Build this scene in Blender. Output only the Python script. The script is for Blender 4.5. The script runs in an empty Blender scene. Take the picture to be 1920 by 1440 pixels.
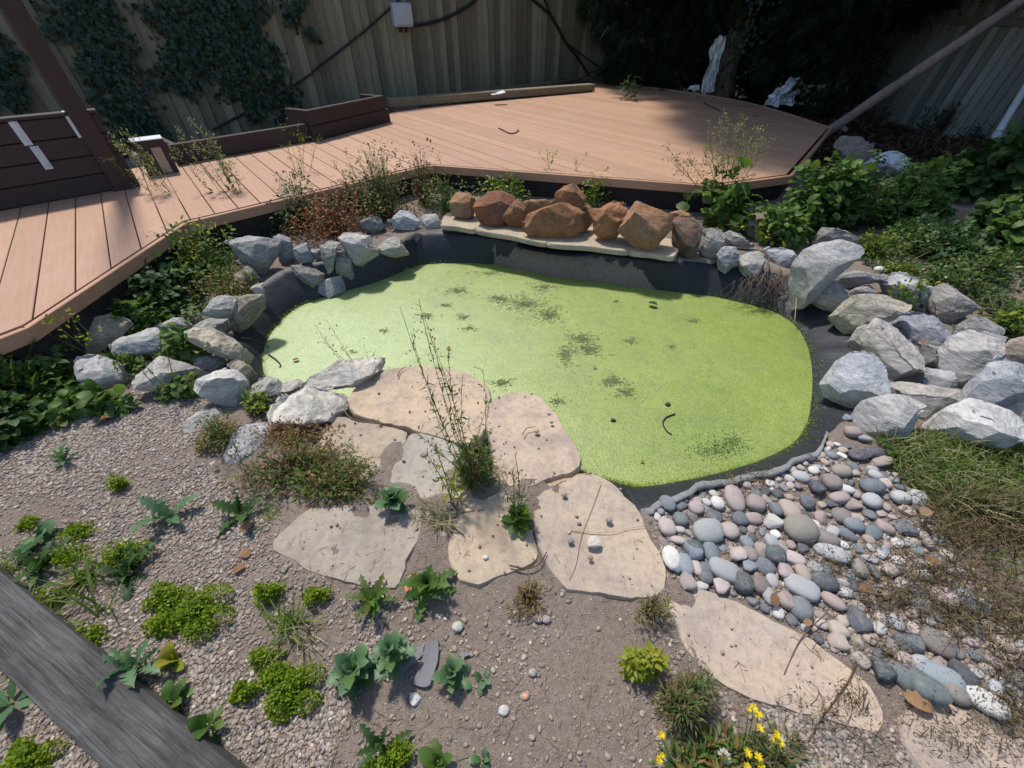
import bpy, math, random
import numpy as np
from mathutils import Vector, Matrix, noise as mnoise
import bmesh
random.seed(7); rng = np.random.default_rng(7)
S = bpy.context.scene
COL = S.collection
# ------------------------------------------------------------------ camera
CH, FPX, PITCH = 1.3, 748.0, math.radians(42.7)
cam = bpy.data.cameras.new('camera'); camo = bpy.data.objects.new('camera', cam); COL.objects.link(camo)
cam.sensor_width = 36; cam.lens = FPX/1920*36; cam.clip_start = .02; cam.clip_end = 400
camo.location = (0, 0, CH); camo.rotation_euler = (math.pi/2-PITCH, 0, 0); S.camera = camo
# ------------------------------------------------------------------ sky, sun, exposure
SUN_EL, SUN_HEAD = math.radians(61), math.radians(-36)      # heading: clockwise from +Y
W = bpy.data.worlds.new('World'); S.world = W; W.use_nodes = True
wn = W.node_tree; bg = wn.nodes['Background']
sky = wn.nodes.new('ShaderNodeTexSky'); sky.sky_type = 'NISHITA'; sky.sun_disc = False
sky.sun_elevation = SUN_EL; sky.sun_rotation = SUN_HEAD
wn.links.new(sky.outputs[0], bg.inputs[0]); bg.inputs[1].default_value = .15
sl = bpy.data.lights.new('sun', 'SUN'); sl.energy = 3.6; sl.angle = math.radians(5); sl.color = (1, .95, .87)
so = bpy.data.objects.new('sun', sl); COL.objects.link(so)
sd = Vector((math.sin(SUN_HEAD)*math.cos(SUN_EL), math.cos(SUN_HEAD)*math.cos(SUN_EL), math.sin(SUN_EL)))
so.rotation_euler = sd.to_track_quat('Z', 'Y').to_euler(); so.location = (-4, 6, 9)
S.view_settings.view_transform = 'Standard'; S.view_settings.look = 'None'
S.view_settings.exposure = .3; S.view_settings.gamma = 1; S.view_settings.use_curve_mapping = False
S.cycles.use_denoising = True; S.cycles.max_bounces = 8; S.cycles.transparent_max_bounces = 8
# ------------------------------------------------------------------ helpers
cP, sP = math.cos(PITCH), math.sin(PITCH)
def ray(px, py):
    x = (px-960)/FPX; y = (720-py)/FPX
    return np.array([x, cP+y*sP, -sP+y*cP])
def g(px, py, z=0.):
    r = ray(px, py); t = (z-CH)/r[2]
    return np.array([0, 0, CH])+t*r
def ongrid(px, py):                      # where that sight line meets the terrain
    z = 0.
    for _ in range(6):
        p = g(px, py, z); z = float(hz(p[0], p[1]))
    p = g(px, py, z); p[2] = float(hz(p[0], p[1])); return p
def xf(pts, ox, oy, s): return [(ox+a/s, oy+b/s) for a, b in pts]
def mk(name, V, F, mat, parent=None, smooth=True, loc=None, sharp=None):
    me = bpy.data.meshes.new(name)
    V = np.asarray(V, np.float32)
    if loc is not None: V = V-np.asarray(loc, np.float32)
    F = [np.asarray(f, np.int32) for f in F if len(f)]
    nl = sum(f.size for f in F); npoly = sum(len(f) for f in F)
    me.vertices.add(len(V)); me.vertices.foreach_set('co', V.ravel())
    me.loops.add(nl); me.loops.foreach_set('vertex_index', np.concatenate([f.ravel() for f in F]))
    tot = np.concatenate([np.full(len(f), f.shape[1], np.int32) for f in F])
    me.polygons.add(npoly); me.polygons.foreach_set('loop_start', np.concatenate([[0], np.cumsum(tot)[:-1]]).astype(np.int32))
    me.polygons.foreach_set('loop_total', tot)
    me.polygons.foreach_set('use_smooth', np.full(npoly, smooth))
    me.update(calc_edges=True)
    if sharp: me.set_sharp_from_angle(angle=math.radians(sharp))
    me.materials.append(mat)
    o = bpy.data.objects.new(name, me); COL.objects.link(o)
    if loc is not None: o.location = [float(v) for v in loc]
    if parent: o.parent = parent
    if name in STUFFY: o['kind'] = 'stuff'
    return o
def tag(o, label=None, cat=None, group=None, kind=None):
    if label: o['label'] = label
    if cat: o['category'] = cat
    if group: o['group'] = group
    if kind: o['kind'] = kind
    return o
def empty(name, label, cat, loc=(0, 0, 0), group=None):
    o = bpy.data.objects.new(name, None); COL.objects.link(o); o.empty_display_size = .1
    o.location = [float(v) for v in loc]
    return tag(o, label, cat, group)
def box(c, ax, ay, az, bev=0.):
    """box: centre c, half-axis vectors; optional chamfer"""
    c, ax, ay, az = [np.asarray(v, float) for v in (c, ax, ay, az)]
    if not bev:
        V = [c+i*ax+j*ay+k*az for k in (-1, 1) for j in (-1, 1) for i in (-1, 1)]
        return np.array(V), [np.array([[0, 2, 3, 1], [4, 5, 7, 6], [0, 1, 5, 4], [2, 6, 7, 3], [0, 4, 6, 2], [1, 3, 7, 5]])]
    ls = [np.linalg.norm(a) for a in (ax, ay, az)]; us = [a/l for a, l in zip((ax, ay, az), ls)]
    pts = []
    for k in (-1, 1):
        for j in (-1, 1):
            for i in (-1, 1):
                s = (i, j, k)
                for m in range(3):
                    pts.append(c+sum(us[q]*s[q]*(ls[q]-(bev if q != m else 0)) for q in range(3)))
    return hull(pts)
def hull(pts):
    bm = bmesh.new()
    for p in pts: bm.verts.new(p)
    r = bmesh.ops.convex_hull(bm, input=bm.verts)
    bmesh.ops.delete(bm, geom=[v for v in bm.verts if not v.link_faces], context='VERTS')
    bmesh.ops.dissolve_limit(bm, angle_limit=.02, verts=bm.verts, edges=bm.edges)
    bm.verts.index_update()
    V = np.array([v.co[:] for v in bm.verts]); d = {}
    for f in bm.faces: d.setdefault(len(f.verts), []).append([v.index for v in f.verts])
    bm.free()
    return V, [np.array(x) for x in d.values()]
def join(parts):
    Vs, Fs, n = [], {}, 0
    for V, F in parts:
        V = np.asarray(V); Vs.append(V)
        for f in F:
            if len(f): Fs.setdefault(np.asarray(f).shape[1], []).append(np.asarray(f)+n)
        n += len(V)
    return np.concatenate(Vs), [np.concatenate(f) for f in Fs.values()]
def tubes(paths, radii, n=3):
    """paths (k,m,3) arrays of equal length m; radii (k,m)"""
    P = np.asarray(paths, float); R = np.asarray(radii, float)
    if P.ndim == 2: P = P[None]
    R = np.broadcast_to(R, P.shape[:2])
    k, m, _ = P.shape
    T = np.gradient(P, axis=1); T /= np.linalg.norm(T, axis=2, keepdims=True)+1e-9
    ref = np.where(np.abs(T[..., 2:3]) > .9, np.array([1., 0, 0]), np.array([0, 0, 1.]))
    A = np.cross(T, ref); A /= np.linalg.norm(A, axis=2, keepdims=True)+1e-9
    B = np.cross(T, A)
    an = np.arange(n)*2*math.pi/n
    V = P[:, :, None]+R[:, :, None, None]*(A[:, :, None]*np.cos(an)[None, None, :, None]+B[:, :, None]*np.sin(an)[None, None, :, None])
    i = np.arange(m-1)[:, None]*n; j = np.arange(n)[None]; jn = (j+1) % n
    q = np.stack([i+j, i+jn, i+n+jn, i+n+j], -1).reshape(-1, 4)
    q = (q[None]+(np.arange(k)*m*n)[:, None, None]).reshape(-1, 4)
    caps = []
    if n == 4 or n == 3:
        c0 = np.arange(n)[::-1]; c1 = (m-1)*n+np.arange(n)
        caps = [(np.stack([c0, c1])[None]+(np.arange(k)*m*n)[:, None, None]).reshape(-1, n)]
    else:
        c1 = (m-1)*n+np.arange(n); c0 = np.arange(n)[::-1]
        caps = [(np.stack([c0, c1])[None]+(np.arange(k)*m*n)[:, None, None]).reshape(-1, n)]
    return V.reshape(-1, 3), [q]+caps
def inst(tpl, P, A, N, Sz, W_=None):
    """copies of a leaf template: position, axis, normal hint, size"""
    tv, tf = tpl; tv = np.asarray(tv, float)
    P = np.asarray(P, float); A = np.asarray(A, float); N = np.asarray(N, float); Sz = np.asarray(Sz, float)
    A = A/(np.linalg.norm(A, axis=1, keepdims=True)+1e-9)
    X = np.cross(A, N); X /= np.linalg.norm(X, axis=1, keepdims=True)+1e-9
    Z = np.cross(X, A)
    w = np.ones(len(P)) if W_ is None else np.asarray(W_)
    V = P[:, None]+Sz[:, None, None]*(X[:, None]*tv[None, :, 0:1]*w[:, None, None]+A[:, None]*tv[None, :, 1:2]+Z[:, None]*tv[None, :, 2:3])
    off = np.arange(len(P))*len(tv)
    return V.reshape(-1, 3), [(np.asarray(f)[None]+off[:, None, None]).reshape(-1, np.asarray(f).shape[1]) for f in tf]
def leaf_objects(name, tpl, P, A, N, Sz, mat, root, w=1.):
    A = unit(np.asarray(A, float)); X = unit(np.cross(A, N)); Z = np.cross(X, A)
    key = (id(tpl), mat.name)
    if key not in LEAFMESH:
        o = mk(name, np.array(tpl[0]), tpl[1], mat); LEAFMESH[key] = o.data; bpy.data.objects.remove(o)
    me = LEAFMESH[key]
    for i in range(len(P)):
        o = bpy.data.objects.new(name, me); COL.objects.link(o); o.parent = root
        m = np.eye(4); m[:3, 0] = X[i]*Sz[i]*w; m[:3, 1] = A[i]*Sz[i]; m[:3, 2] = Z[i]*Sz[i]; m[:3, 3] = P[i]
        o.matrix_basis = Matrix(m.tolist())
LEAFMESH = {}
STUFFY = {'foliage', 'buds', 'seed_tufts', 'blades', 'fluff', 'root', 'stem', 'crown', 'branch', 'flower_head', 'branch_stub'}
def unit(v): return v/(np.linalg.norm(v, axis=-1, keepdims=True)+1e-9)
def rnd(n, lo, hi): return rng.uniform(lo, hi, n)
# leaf templates (x across, y along, z up)
OVAL = ([(0, 0, 0), (-.26, .32, .06), (0, .36, 0), (.26, .32, .06), (-.2, .7, .03), (0, .72, -.03), (.2, .7, .03), (0, 1, -.1)],
        [[[0, 2, 1, 1]][:0] or [[1, 0, 2, 2]][:0] or [[0, 2, 5, 4]][:0] or [[1, 2, 5, 4], [2, 3, 6, 5]], [[0, 2, 1], [0, 3, 2], [4, 5, 7], [5, 6, 7]]])
LANCE = ([(0, 0, 0), (-.11, .35, .03), (0, .4, 0), (.11, .35, .03), (0, 1, -.12)], [[[0, 2, 1], [0, 3, 2], [1, 2, 4], [2, 3, 4]]])
DIAM = ([(0, 0, 0), (-.3, .5, .05), (.3, .5, .05), (0, 1, 0)], [[[0, 2, 3, 1]]])
TRI3 = ([(0, 0, 0), (-.12, .35, .05), (-.5, .45, .02), (-.14, .62, .05), (0, 1, -.05), (.14, .62, .05), (.5, .45, .02), (.12, .35, .05)],
        [[[0, 3, 2, 1], [0, 5, 4, 3], [0, 7, 6, 5]]])
CURL = ([(0, 0, 0), (-.4, .35, .18), (-.25, .7, -.1), (0, .5, .12), (.4, .35, -.12), (.28, .75, .2), (0, 1, .05), (-.5, .8, .25), (.55, .7, .1)],
        [[[0, 3, 2, 1], [0, 4, 5, 3], [3, 5, 6, 2]], [[1, 2, 7], [4, 8, 5]]])
IVY = ([(0, 0, 0), (-.45, .05, .02), (-.2, .35, .05), (-.5, .6, 0), (-.17, .62, .05), (0, 1, -.06), (.17, .62, .05), (.5, .6, 0), (.2, .35, .05), (.45, .05, .02)],
       [[[0, 2, 1], [0, 9, 8]], [[0, 4, 3, 2], [0, 8, 7, 6], [0, 6, 5, 4]]])
def lobed(n=5, w=.34, ragged=.45):
    V = [(0, 0, 0)]; F = []
    rows = 2*n
    for i in range(1, rows+1):
        t = i/(rows+1); wid = w*math.sin(math.pi*(.12+.8*t))**.8*(1 if i % 2 else ragged)
        bendz = .15*math.sin(t*2.2)-.22*t*t
        V += [(-wid, t-(.05 if i % 2 else 0), bendz+.09*(1 if i % 2 else .2)), (0, t, bendz), (wid, t-(.05 if i % 2 else 0), bendz+.09*(1 if i % 2 else .2))]
    V.append((0, 1, -.1)); q = []; tr = [[0, 2, 1], [0, 3, 2]]
    for i in range(rows-1):
        a = 1+3*i; b = a+3
        q += [[a, a+1, b+1, b], [a+1, a+2, b+2, b+1]]
    a = 1+3*(rows-1); e = len(V)-1; tr += [[a, a+1, e], [a+1, a+2, e]]
    return (V, [q, tr])
KALE = lobed(5, .36, .5); DANDE = lobed(5, .2, .3); BROAD = lobed(3, .36, .86)
BLADE = ([(-.02, 0, 0), (.02, 0, 0), (-.02, .35, .06), (.02, .35, .06), (-.014, .7, .02), (.014, .7, .02), (0, 1, -.12)],
         [[[0, 1, 3, 2], [2, 3, 5, 4]], [[4, 5, 6]]])
def spray(n=7):
    V = []; F = []
    for i in range(n):
        t = .12+.88*i/n; L = .34*(1-t*.75)
        for s in (-1, 1):
            b = len(V); dr = -.12*t*t
            V += [(0, t-.04, dr), (s*L*.55, t+L*.25, dr-.02), (s*L, t+L*.62, dr-.08), (s*L*.4, t+L*.5, dr)]
            F.append([b, b+1, b+2, b+3] if s > 0 else [b, b+3, b+2, b+1])
    b = len(V); V += [(-.012, 0, 0), (.012, 0, 0), (.006, 1, -.12), (-.006, 1, -.12)]; F.append([b, b+1, b+2, b+3])
    return (V, [F])
SPRAY = spray()
# pinnate compound leaf of five leaflets
def compound():
    V = []; F4 = []; F3 = []
    for (x, y, a, s) in ((0, .5, 0, .55), (-.05, .45, 1.15, .42), (.05, .45, -1.15, .42), (-.02, .2, 1.3, .34), (.02, .2, -1.3, .34)):
        b = len(V); ca, sa = math.cos(a), math.sin(a)
        for v in OVAL[0]:
            vx, vy = v[0]*1.25*s, v[1]*s
            V.append((x+vx*ca-vy*sa, y+vx*sa+vy*ca, v[2]*s-.1*abs(math.sin(a))*v[1]*s-.05*y))
        F4 += [[i+b for i in f] for f in OVAL[1][0]]; F3 += [[i+b for i in f] for f in OVAL[1][1]]
    return (V, [F4, F3])
COMP = compound()
# ------------------------------------------------------------------ materials
class NT:
    def __init__(s, name):
        s.m = bpy.data.materials.new(name); s.m.use_nodes = True; s.t = s.m.node_tree; s.p = s.t.nodes['Principled BSDF']; s.out = s.t.nodes['Material Output']
    def n(s, typ, **kw):
        nd = s.t.nodes.new('ShaderNode'+typ)
        for k, v in kw.items():
            if hasattr(nd, k): setattr(nd, k, v)
        return nd
    def l(s, a, b): s.t.links.new(a, b)
    def coord(s, kind='Object', scale=(1, 1, 1), rot=(0, 0, 0)):
        tc = s.n('TexCoord'); mp = s.n('Mapping'); mp.inputs['Scale'].default_value = scale; mp.inputs['Rotation'].default_value = rot
        s.l(tc.outputs[kind], mp.inputs[0]); return mp.outputs[0]
    def noise(s, co, sc, det=4, rough=.55, dist=0):
        nd = s.n('TexNoise'); nd.inputs['Scale'].default_value = sc; nd.inputs['Detail'].default_value = det
        nd.inputs['Roughness'].default_value = rough; nd.inputs['Distortion'].default_value = dist
        if co is not None: s.l(co, nd.inputs['Vector'])
        return nd.outputs['Fac']
    def vor(s, co, sc, out='Distance', feature='F1'):
        nd = s.n('TexVoronoi', feature=feature); nd.inputs['Scale'].default_value = sc; s.l(co, nd.inputs['Vector']); return nd.outputs[out]
    def ramp(s, fac, stops, interp='LINEAR'):
        nd = s.n('ValToRGB'); cr = nd.color_ramp; cr.interpolation = interp
        while len(cr.elements) < len(stops): cr.elements.new(.5)
        for e, (p, c) in zip(cr.elements, stops): e.position = p; e.color = (*c, 1) if len(c) == 3 else c
        s.l(fac, nd.inputs[0]); return nd.outputs[0]
    def mix(s, fac, a, b, typ='MIX'):
        nd = s.n('Mix', data_type='RGBA', blend_type=typ)
        for v, i in ((fac, 0), (a, 6), (b, 7)):
            if isinstance(v, (int, float)): nd.inputs[i].default_value = v
            elif isinstance(v, tuple): nd.inputs[i].default_value = (*v, 1)
            else: s.l(v, nd.inputs[i])
        return nd.outputs[2]
    def math(s, op, a, b=0.):
        nd = s.n('Math', operation=op)
        for v, i in ((a, 0), (b, 1)):
            if isinstance(v, (int, float)): nd.inputs[i].default_value = v
            else: s.l(v, nd.inputs[i])
        return nd.outputs[0]
    def bump(s, h, strength=.4, dist=.01, nrm=None):
        nd = s.n('Bump'); nd.inputs['Strength'].default_value = strength; nd.inputs['Distance'].default_value = dist
        s.l(h, nd.inputs['Height'])
        if nrm is not None: s.l(nrm, nd.inputs['Normal'])
        s.l(nd.outputs[0], s.p.inputs['Normal']); return nd.outputs[0]
    def set(s, col=None, rough=.8, spec=.3):
        if isinstance(col, tuple): s.p.inputs['Base Color'].default_value = (*col, 1)
        elif col is not None: s.l(col, s.p.inputs['Base Color'])
        if isinstance(rough, (int, float)): s.p.inputs['Roughness'].default_value = rough
        else: s.l(rough, s.p.inputs['Roughness'])
        s.p.inputs['Specular IOR Level'].default_value = spec
        return s.m
G01 = [(0, (0, 0, 0)), (1, (1, 1, 1))]
def bw(a, b): return [(a, (0, 0, 0)), (b, (1, 1, 1))]
def objinfo(t): return t.n('ObjectInfo')
def offset_coord(t, scale=(1, 1, 1)):
    tc = t.n('TexCoord'); oi = objinfo(t); ad = t.n('VectorMath', operation='ADD'); sc = t.n('VectorMath', operation='SCALE')
    cx = t.n('CombineXYZ'); t.l(oi.outputs['Random'], cx.inputs[0]); t.l(oi.outputs['Random'], cx.inputs[1]); cx.inputs[2].default_value = .3
    t.l(cx.outputs[0], sc.inputs[0]); sc.inputs['Scale'].default_value = 37.
    t.l(tc.outputs['Object'], ad.inputs[0]); t.l(sc.outputs[0], ad.inputs[1])
    mp = t.n('Mapping'); mp.inputs['Scale'].default_value = scale; t.l(ad.outputs[0], mp.inputs[0]); return mp.outputs[0], oi
def leafmat(name, cols, trans=.35, rough=.5, spec=.25):
    t = NT(name); ge = t.n('NewGeometry')
    st = [(i/(max(1, len(cols)-1)), c) for i, c in enumerate(cols)]
    oi = objinfo(t); c = t.ramp(t.math('FRACT', t.math('ADD', ge.outputs['Random Per Island'], oi.outputs['Random'])), st)
    co = t.coord('Object'); nz = t.noise(co, 60, 2)
    c = t.mix(.35, c, t.ramp(nz, [(.3, (.35, .35, .35)), (.7, (1, 1, 1))]), 'MULTIPLY')
    t.set(c, rough, spec)
    tr = t.n('BsdfTranslucent'); hs = t.n('HueSaturation'); hs.inputs['Value'].default_value = 1.5; hs.inputs['Saturation'].default_value = 1.1
    t.l(c, hs.inputs['Color']); t.l(hs.outputs[0], tr.inputs[0])
    ms = t.n('MixShader'); ms.inputs[0].default_value = trans
    t.l(t.p.outputs[0], ms.inputs[1]); t.l(tr.outputs[0], ms.inputs[2]); t.l(ms.outputs[0], t.out.inputs[0])
    return t.m
def simple(name, col, rough=.7, spec=.3, nsc=30, var=.35, bump=.2, scale=(1, 1, 1)):
    t = NT(name); co, oi = offset_coord(t, scale)
    n1 = t.noise(co, nsc, 5); n2 = t.noise(co, nsc*.13, 3)
    lo = tuple(c*(1-var) for c in col); hi = tuple(min(1, c*(1+var)) for c in col)
    c = t.ramp(n1, [(.3, lo), (.7, hi)]); c = t.mix(.5, c, t.ramp(n2, [(.3, lo), (.7, hi)]))
    t.bump(n1, bump, .004); return t.set(c, rough, spec)
M = {}
def build_materials():
    # soil
    t = NT('soil'); co = t.coord('Object')
    n1 = t.noise(co, 3, 6, .6); n2 = t.noise(co, 60, 6, .7); n3 = t.noise(co, 260, 3, .7)
    c = t.ramp(n1, [(.3, (0.169, 0.127, 0.098)), (.5, (0.231, 0.181, 0.149)), (.72, (0.304, 0.247, 0.206))])
    c = t.mix(.55, c, t.ramp(n2, [(.3, (0.135, 0.110, 0.093)), (.55, (0.270, 0.219, 0.186)), (.75, (0.382, 0.317, 0.268))]))
    c = t.mix(.5, c, t.ramp(n3, [(.35, (.5, .5, .5)), (.6, (1.15, 1.12, 1.1))]), 'MULTIPLY')
    h = t.math('ADD', t.math('MULTIPLY', n2, 1.), t.math('MULTIPLY', n3, .5)); t.bump(h, .8, .012)
    M['soil'] = t.set(c, .95, .15)
    # pebbles: one random tint for every stone
    t = NT('gravel'); ge = t.n('NewGeometry')
    c = t.ramp(ge.outputs['Random Per Island'], [(0, (0.231, 0.187, 0.158)), (.15, (0.323, 0.254, 0.207)), (.3, (0.150, 0.137, 0.129)), (.42, (0.380, 0.317, 0.256)), (.55, (0.243, 0.198, 0.172)),
               (.66, (0.202, 0.193, 0.194)), (.75, (0.369, 0.254, 0.191)), (.85, (0.289, 0.245, 0.213)), (.95, (0.531, 0.476, 0.404)), (1, (0.185, 0.152, 0.131))])
    co = t.coord('Object'); c = t.mix(.4, c, t.ramp(t.noise(co, 300, 3), [(.3, (.5, .5, .5)), (.7, (1.2, 1.2, 1.2))]), 'MULTIPLY')
    M['gravel'] = t.set(c, .75, .3)
    # grey quarry rock (tint from the object colour)
    for nm, veins, stretch in (('rock', .55, (1, .8, 3.2)), ('sandstone', .1, (1, 1, 1.2))):
        t = NT(nm); co, oi = offset_coord(t, stretch)
        n1 = t.noise(co, 5, 8, .65, .6); n2 = t.noise(co, 28, 8, .7, .3); n3 = t.noise(co, 150, 4, .7)
        c = t.mix(1., oi.outputs['Color'], t.ramp(n1, [(.25, (.5, .5, .52)), (.5, (1, 1, 1)), (.75, (1.35, 1.32, 1.27))]), 'MULTIPLY')
        c = t.mix(.8, c, t.ramp(n2, [(.3, (.5, .5, .52)), (.52, (1, 1, 1)), (.72, (1.4, 1.39, 1.36))]), 'MULTIPLY')
        if veins > .3:
            vn = t.noise(co, 9, 6, .6, 2.5); v = t.ramp(vn, [(.46, (0, 0, 0)), (.5, (.6, .6, .6)), (.54, (0, 0, 0))])
            c = t.mix(t.math('MULTIPLY', v, .7), c, (.62, .61, .6))
            st = t.ramp(t.noise(co, 2.2, 5, .6), bw(.58, .75)); c = t.mix(t.math('MULTIPLY', st, .5), c, (.25, .2, .13)); st = t.ramp(t.noise(co, 3.1, 6, .7), bw(.6, .7)); c = t.mix(t.math('MULTIPLY', st, .5), c, (.1, .105, .07))
        else:
            st = t.ramp(t.noise(co, 4, 6, .65), bw(.45, .65)); c = t.mix(t.math('MULTIPLY', st, .45), c, (.38, .17, .055))
            st = t.ramp(t.noise(co, 6.5, 6, .65), bw(.55, .7)); c = t.mix(t.math('MULTIPLY', st, .5), c, (.16, .1, .085))
            pit = t.ramp(t.vor(co, 55), bw(.05, .2))
        h = t.math('ADD', t.math('MULTIPLY', n2, 1.), t.math('MULTIPLY', n3, .3))
        h = t.math('ADD', h, t.math('MULTIPLY', n1, 1.6)); t.bump(h, .9, .014)
        M[nm] = t.set(c, .85, .25)
    # cobble
    t = NT('cobble'); co, oi = offset_coord(t)
    n1 = t.noise(co, 22, 6, .65); n2 = t.noise(co, 120, 4, .7); sp = t.vor(co, 160)
    c = t.mix(.8, oi.outputs['Color'], t.ramp(n1, [(.3, (.65, .65, .66)), (.5, (1, 1, 1)), (.7, (1.3, 1.28, 1.26))]), 'MULTIPLY')
    c = t.mix(.7, c, t.ramp(n2, [(.35, (.6, .59, .58)), (.65, (1.35, 1.33, 1.3))]), 'MULTIPLY'); du = t.ramp(t.noise(co, 2.2, 6, .7), bw(.5, .7)); c = t.mix(t.math('MULTIPLY', du, .6), c, (.29, .25, .215))
    vn = t.ramp(t.noise(co, 14, 3, .5, 3), [(.47, (0, 0, 0)), (.5, (1, 1, 1)), (.53, (0, 0, 0))]); c = t.mix(t.math('MULTIPLY', vn, .25), c, (.6, .58, .56))
    t.bump(n2, .15, .003); M['cobble'] = t.set(c, .75, .25)
    # flagstone
    t = NT('flagstone'); co, oi = offset_coord(t)
    n1 = t.noise(co, 3.2, 6, .6, .5); n2 = t.noise(co, 40, 6, .7); n3 = t.noise(co, 220, 3, .7)
    c = t.mix(1., oi.outputs['Color'], t.ramp(n1, [(.3, (.72, .74, .78)), (.5, (1, 1, 1)), (.7, (1.15, 1.1, 1.02))]), 'MULTIPLY')
    c = t.mix(.75, c, t.ramp(n2, [(.28, (.6, .58, .56)), (.5, (1, 1, 1)), (.75, (1.16, 1.15, 1.13))]), 'MULTIPLY')
    pit = t.ramp(n3, [(.3, (.55, .52, .5)), (.45, (1, 1, 1))]); c = t.mix(.55, c, pit, 'MULTIPLY')
    dirt = t.ramp(t.noise(co, 6, 8, .75), bw(.5, .7)); c = t.mix(t.math('MULTIPLY', dirt, .7), c, (.22, .18, .16)); pale = t.ramp(t.noise(co, 11, 7, .75), bw(.58, .72)); c = t.mix(t.math('MULTIPLY', pale, .5), c, (.46, .42, .37))
    h = t.math('ADD', n2, t.math('MULTIPLY', n3, .5)); t.bump(h, .5, .006)
    M['flagstone'] = t.set(c, .9, .2)
    # duckweed carpet
    ZW = -.12
    t = NT('duckweed'); co = t.coord('Object')
    n1 = t.noise(co, 1.3, 4, .6); n2 = t.noise(co, 9, 5, .65); v = t.vor(co, 260, 'Color'); vd = t.vor(co, 260)
    c = t.ramp(n1, [(.3, (.175, .24, .03)), (.5, (.235, .295, .045)), (.7, (.28, .34, .085))])
    c = t.mix(.4, c, t.ramp(n2, [(.3, (.2, .29, .03)), (.7, (.33, .41, .09))]))
    mo = t.ramp(t.noise(co, 3.4, 8, .72, .6), bw(.5, .72)); c = t.mix(t.math('MULTIPLY', mo, .5), c, (.17, .2, .07))     # brownish scum
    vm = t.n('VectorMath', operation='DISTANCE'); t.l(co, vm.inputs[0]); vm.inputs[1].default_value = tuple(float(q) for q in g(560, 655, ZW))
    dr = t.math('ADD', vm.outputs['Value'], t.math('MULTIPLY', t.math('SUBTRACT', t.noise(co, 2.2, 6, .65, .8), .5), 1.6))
    c = t.mix(t.math('MULTIPLY', t.ramp(t.math('MULTIPLY', dr, .5), [(.1, (1, 1, 1)), (.75, (0, 0, 0))]), .62), c, (.4, .5, .23))       # milky sheen at the left end, painted into the duckweed colour
    sx = t.n('SeparateColor'); t.l(v, sx.inputs[0])
    c = t.mix(.55, c, t.ramp(sx.outputs[0], [(.0, (.55, .62, .5)), (.5, (1, 1, 1)), (1, (1.5, 1.42, 1.3))]), 'MULTIPLY'); n5 = t.noise(co, 24, 5, .7, 1.); c = t.mix(.5, c, t.ramp(n5, [(.32, (.6, .68, .6)), (.5, (1, 1, 1)), (.7, (1.15, 1.1, 1.05))]), 'MULTIPLY')
    gap = t.ramp(vd, [(.3, (1, 1, 1)), (.75, (.35, .4, .3))]); c = t.mix(.45, c, gap, 'MULTIPLY')
    h = t.math('SUBTRACT', t.math('MULTIPLY', sx.outputs[1], 1.), vd)
    h = t.math('ADD', h, t.math('MULTIPLY', n2, 2.)); t.bump(h, .4, .003)
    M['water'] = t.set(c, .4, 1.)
    # pond liner
    t = NT('liner'); co = t.coord('Object'); n1 = t.noise(co, 6, 6, .65); n2 = t.noise(co, 70, 4, .7)
    c = t.ramp(n1, [(.3, (.009, .0105, .0145)), (.6, (.017, .02, .027)), (.85, (.036, .039, .048))])
    c = t.mix(.25, c, t.ramp(n2, [(.4, (.012, .014, .019)), (.8, (.075, .073, .072))])); t.bump(t.math('ADD', n1, t.math('MULTIPLY', n2, .2)), .5, .012)
    M['liner'] = t.set(c, .55, .4)
    M['darkwater'] = simple('dark_water', (.06, .1, .025), .15, .6, 60, .4, .05)
    M['litter'] = leafmat('litter_leaf', [(.06, .038, .026), (.1, .06, .038), (.04, .028, .02), (.15, .1, .065)], .15, .9, .1)
    M['seedhead'] = leafmat('seed_head', [(.24, .26, .1), (.32, .32, .15), (.2, .24, .07)], .3)
    M['underlay'] = simple('underlay', (.2, .2, .2), .95, .1, 120, .4, .6)
    # composite deck board
    t = NT('deck_board'); co, oi = offset_coord(t, (1, 18, 1))
    n1 = t.noise(co, 3.5, 5, .6, .4); tc = t.coord('Object'); n2 = t.noise(tc, 2.5, 5, .6); n3 = t.noise(tc, 90, 4, .7)
    c = t.ramp(n1, [(.3, (.375, .217, .138)), (.7, (.445, .268, .176))])
    hv = t.n('HueSaturation'); t.l(c, hv.inputs['Color']); t.l(t.math('ADD', t.math('MULTIPLY', oi.outputs['Random'], .16), .92), hv.inputs['Value']); c = hv.outputs[0]
    dust = t.ramp(n2, bw(.45, .75)); c = t.mix(t.math('MULTIPLY', dust, .3), c, (.46, .31, .245))
    c = t.mix(.3, c, t.ramp(n3, [(.3, (.65, .63, .6)), (.6, (1.05, 1.05, 1.05))]), 'MULTIPLY')
    t.bump(n1, .15, .002); M['deck'] = t.set(c, .6, .3)
    M['trim'] = simple('deck_trim', (.42, .24, .15), .6, .3, 20, .15, .1)
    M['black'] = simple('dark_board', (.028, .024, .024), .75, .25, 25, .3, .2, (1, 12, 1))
    t = NT('dark_plank'); co, oi = offset_coord(t, (2, 30, 30)); n1 = t.noise(co, 3, 5); c = t.ramp(n1, [(.3, (.026, .016, .017)), (.7, (.05, .032, .032))]); t.bump(n1, .2, .002)
    M['plank'] = t.set(c, .55, .35)
    M['cut'] = simple('cut_end', (.42, .3, .22), .7, .2)
    M['metal'] = simple('galvanised', (.55, .58, .6), .45, .5, 20, .2, .05)
    M['post'] = simple('post_paint', (.05, .028, .025), .6, .3, 12, .2, .1)
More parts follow.
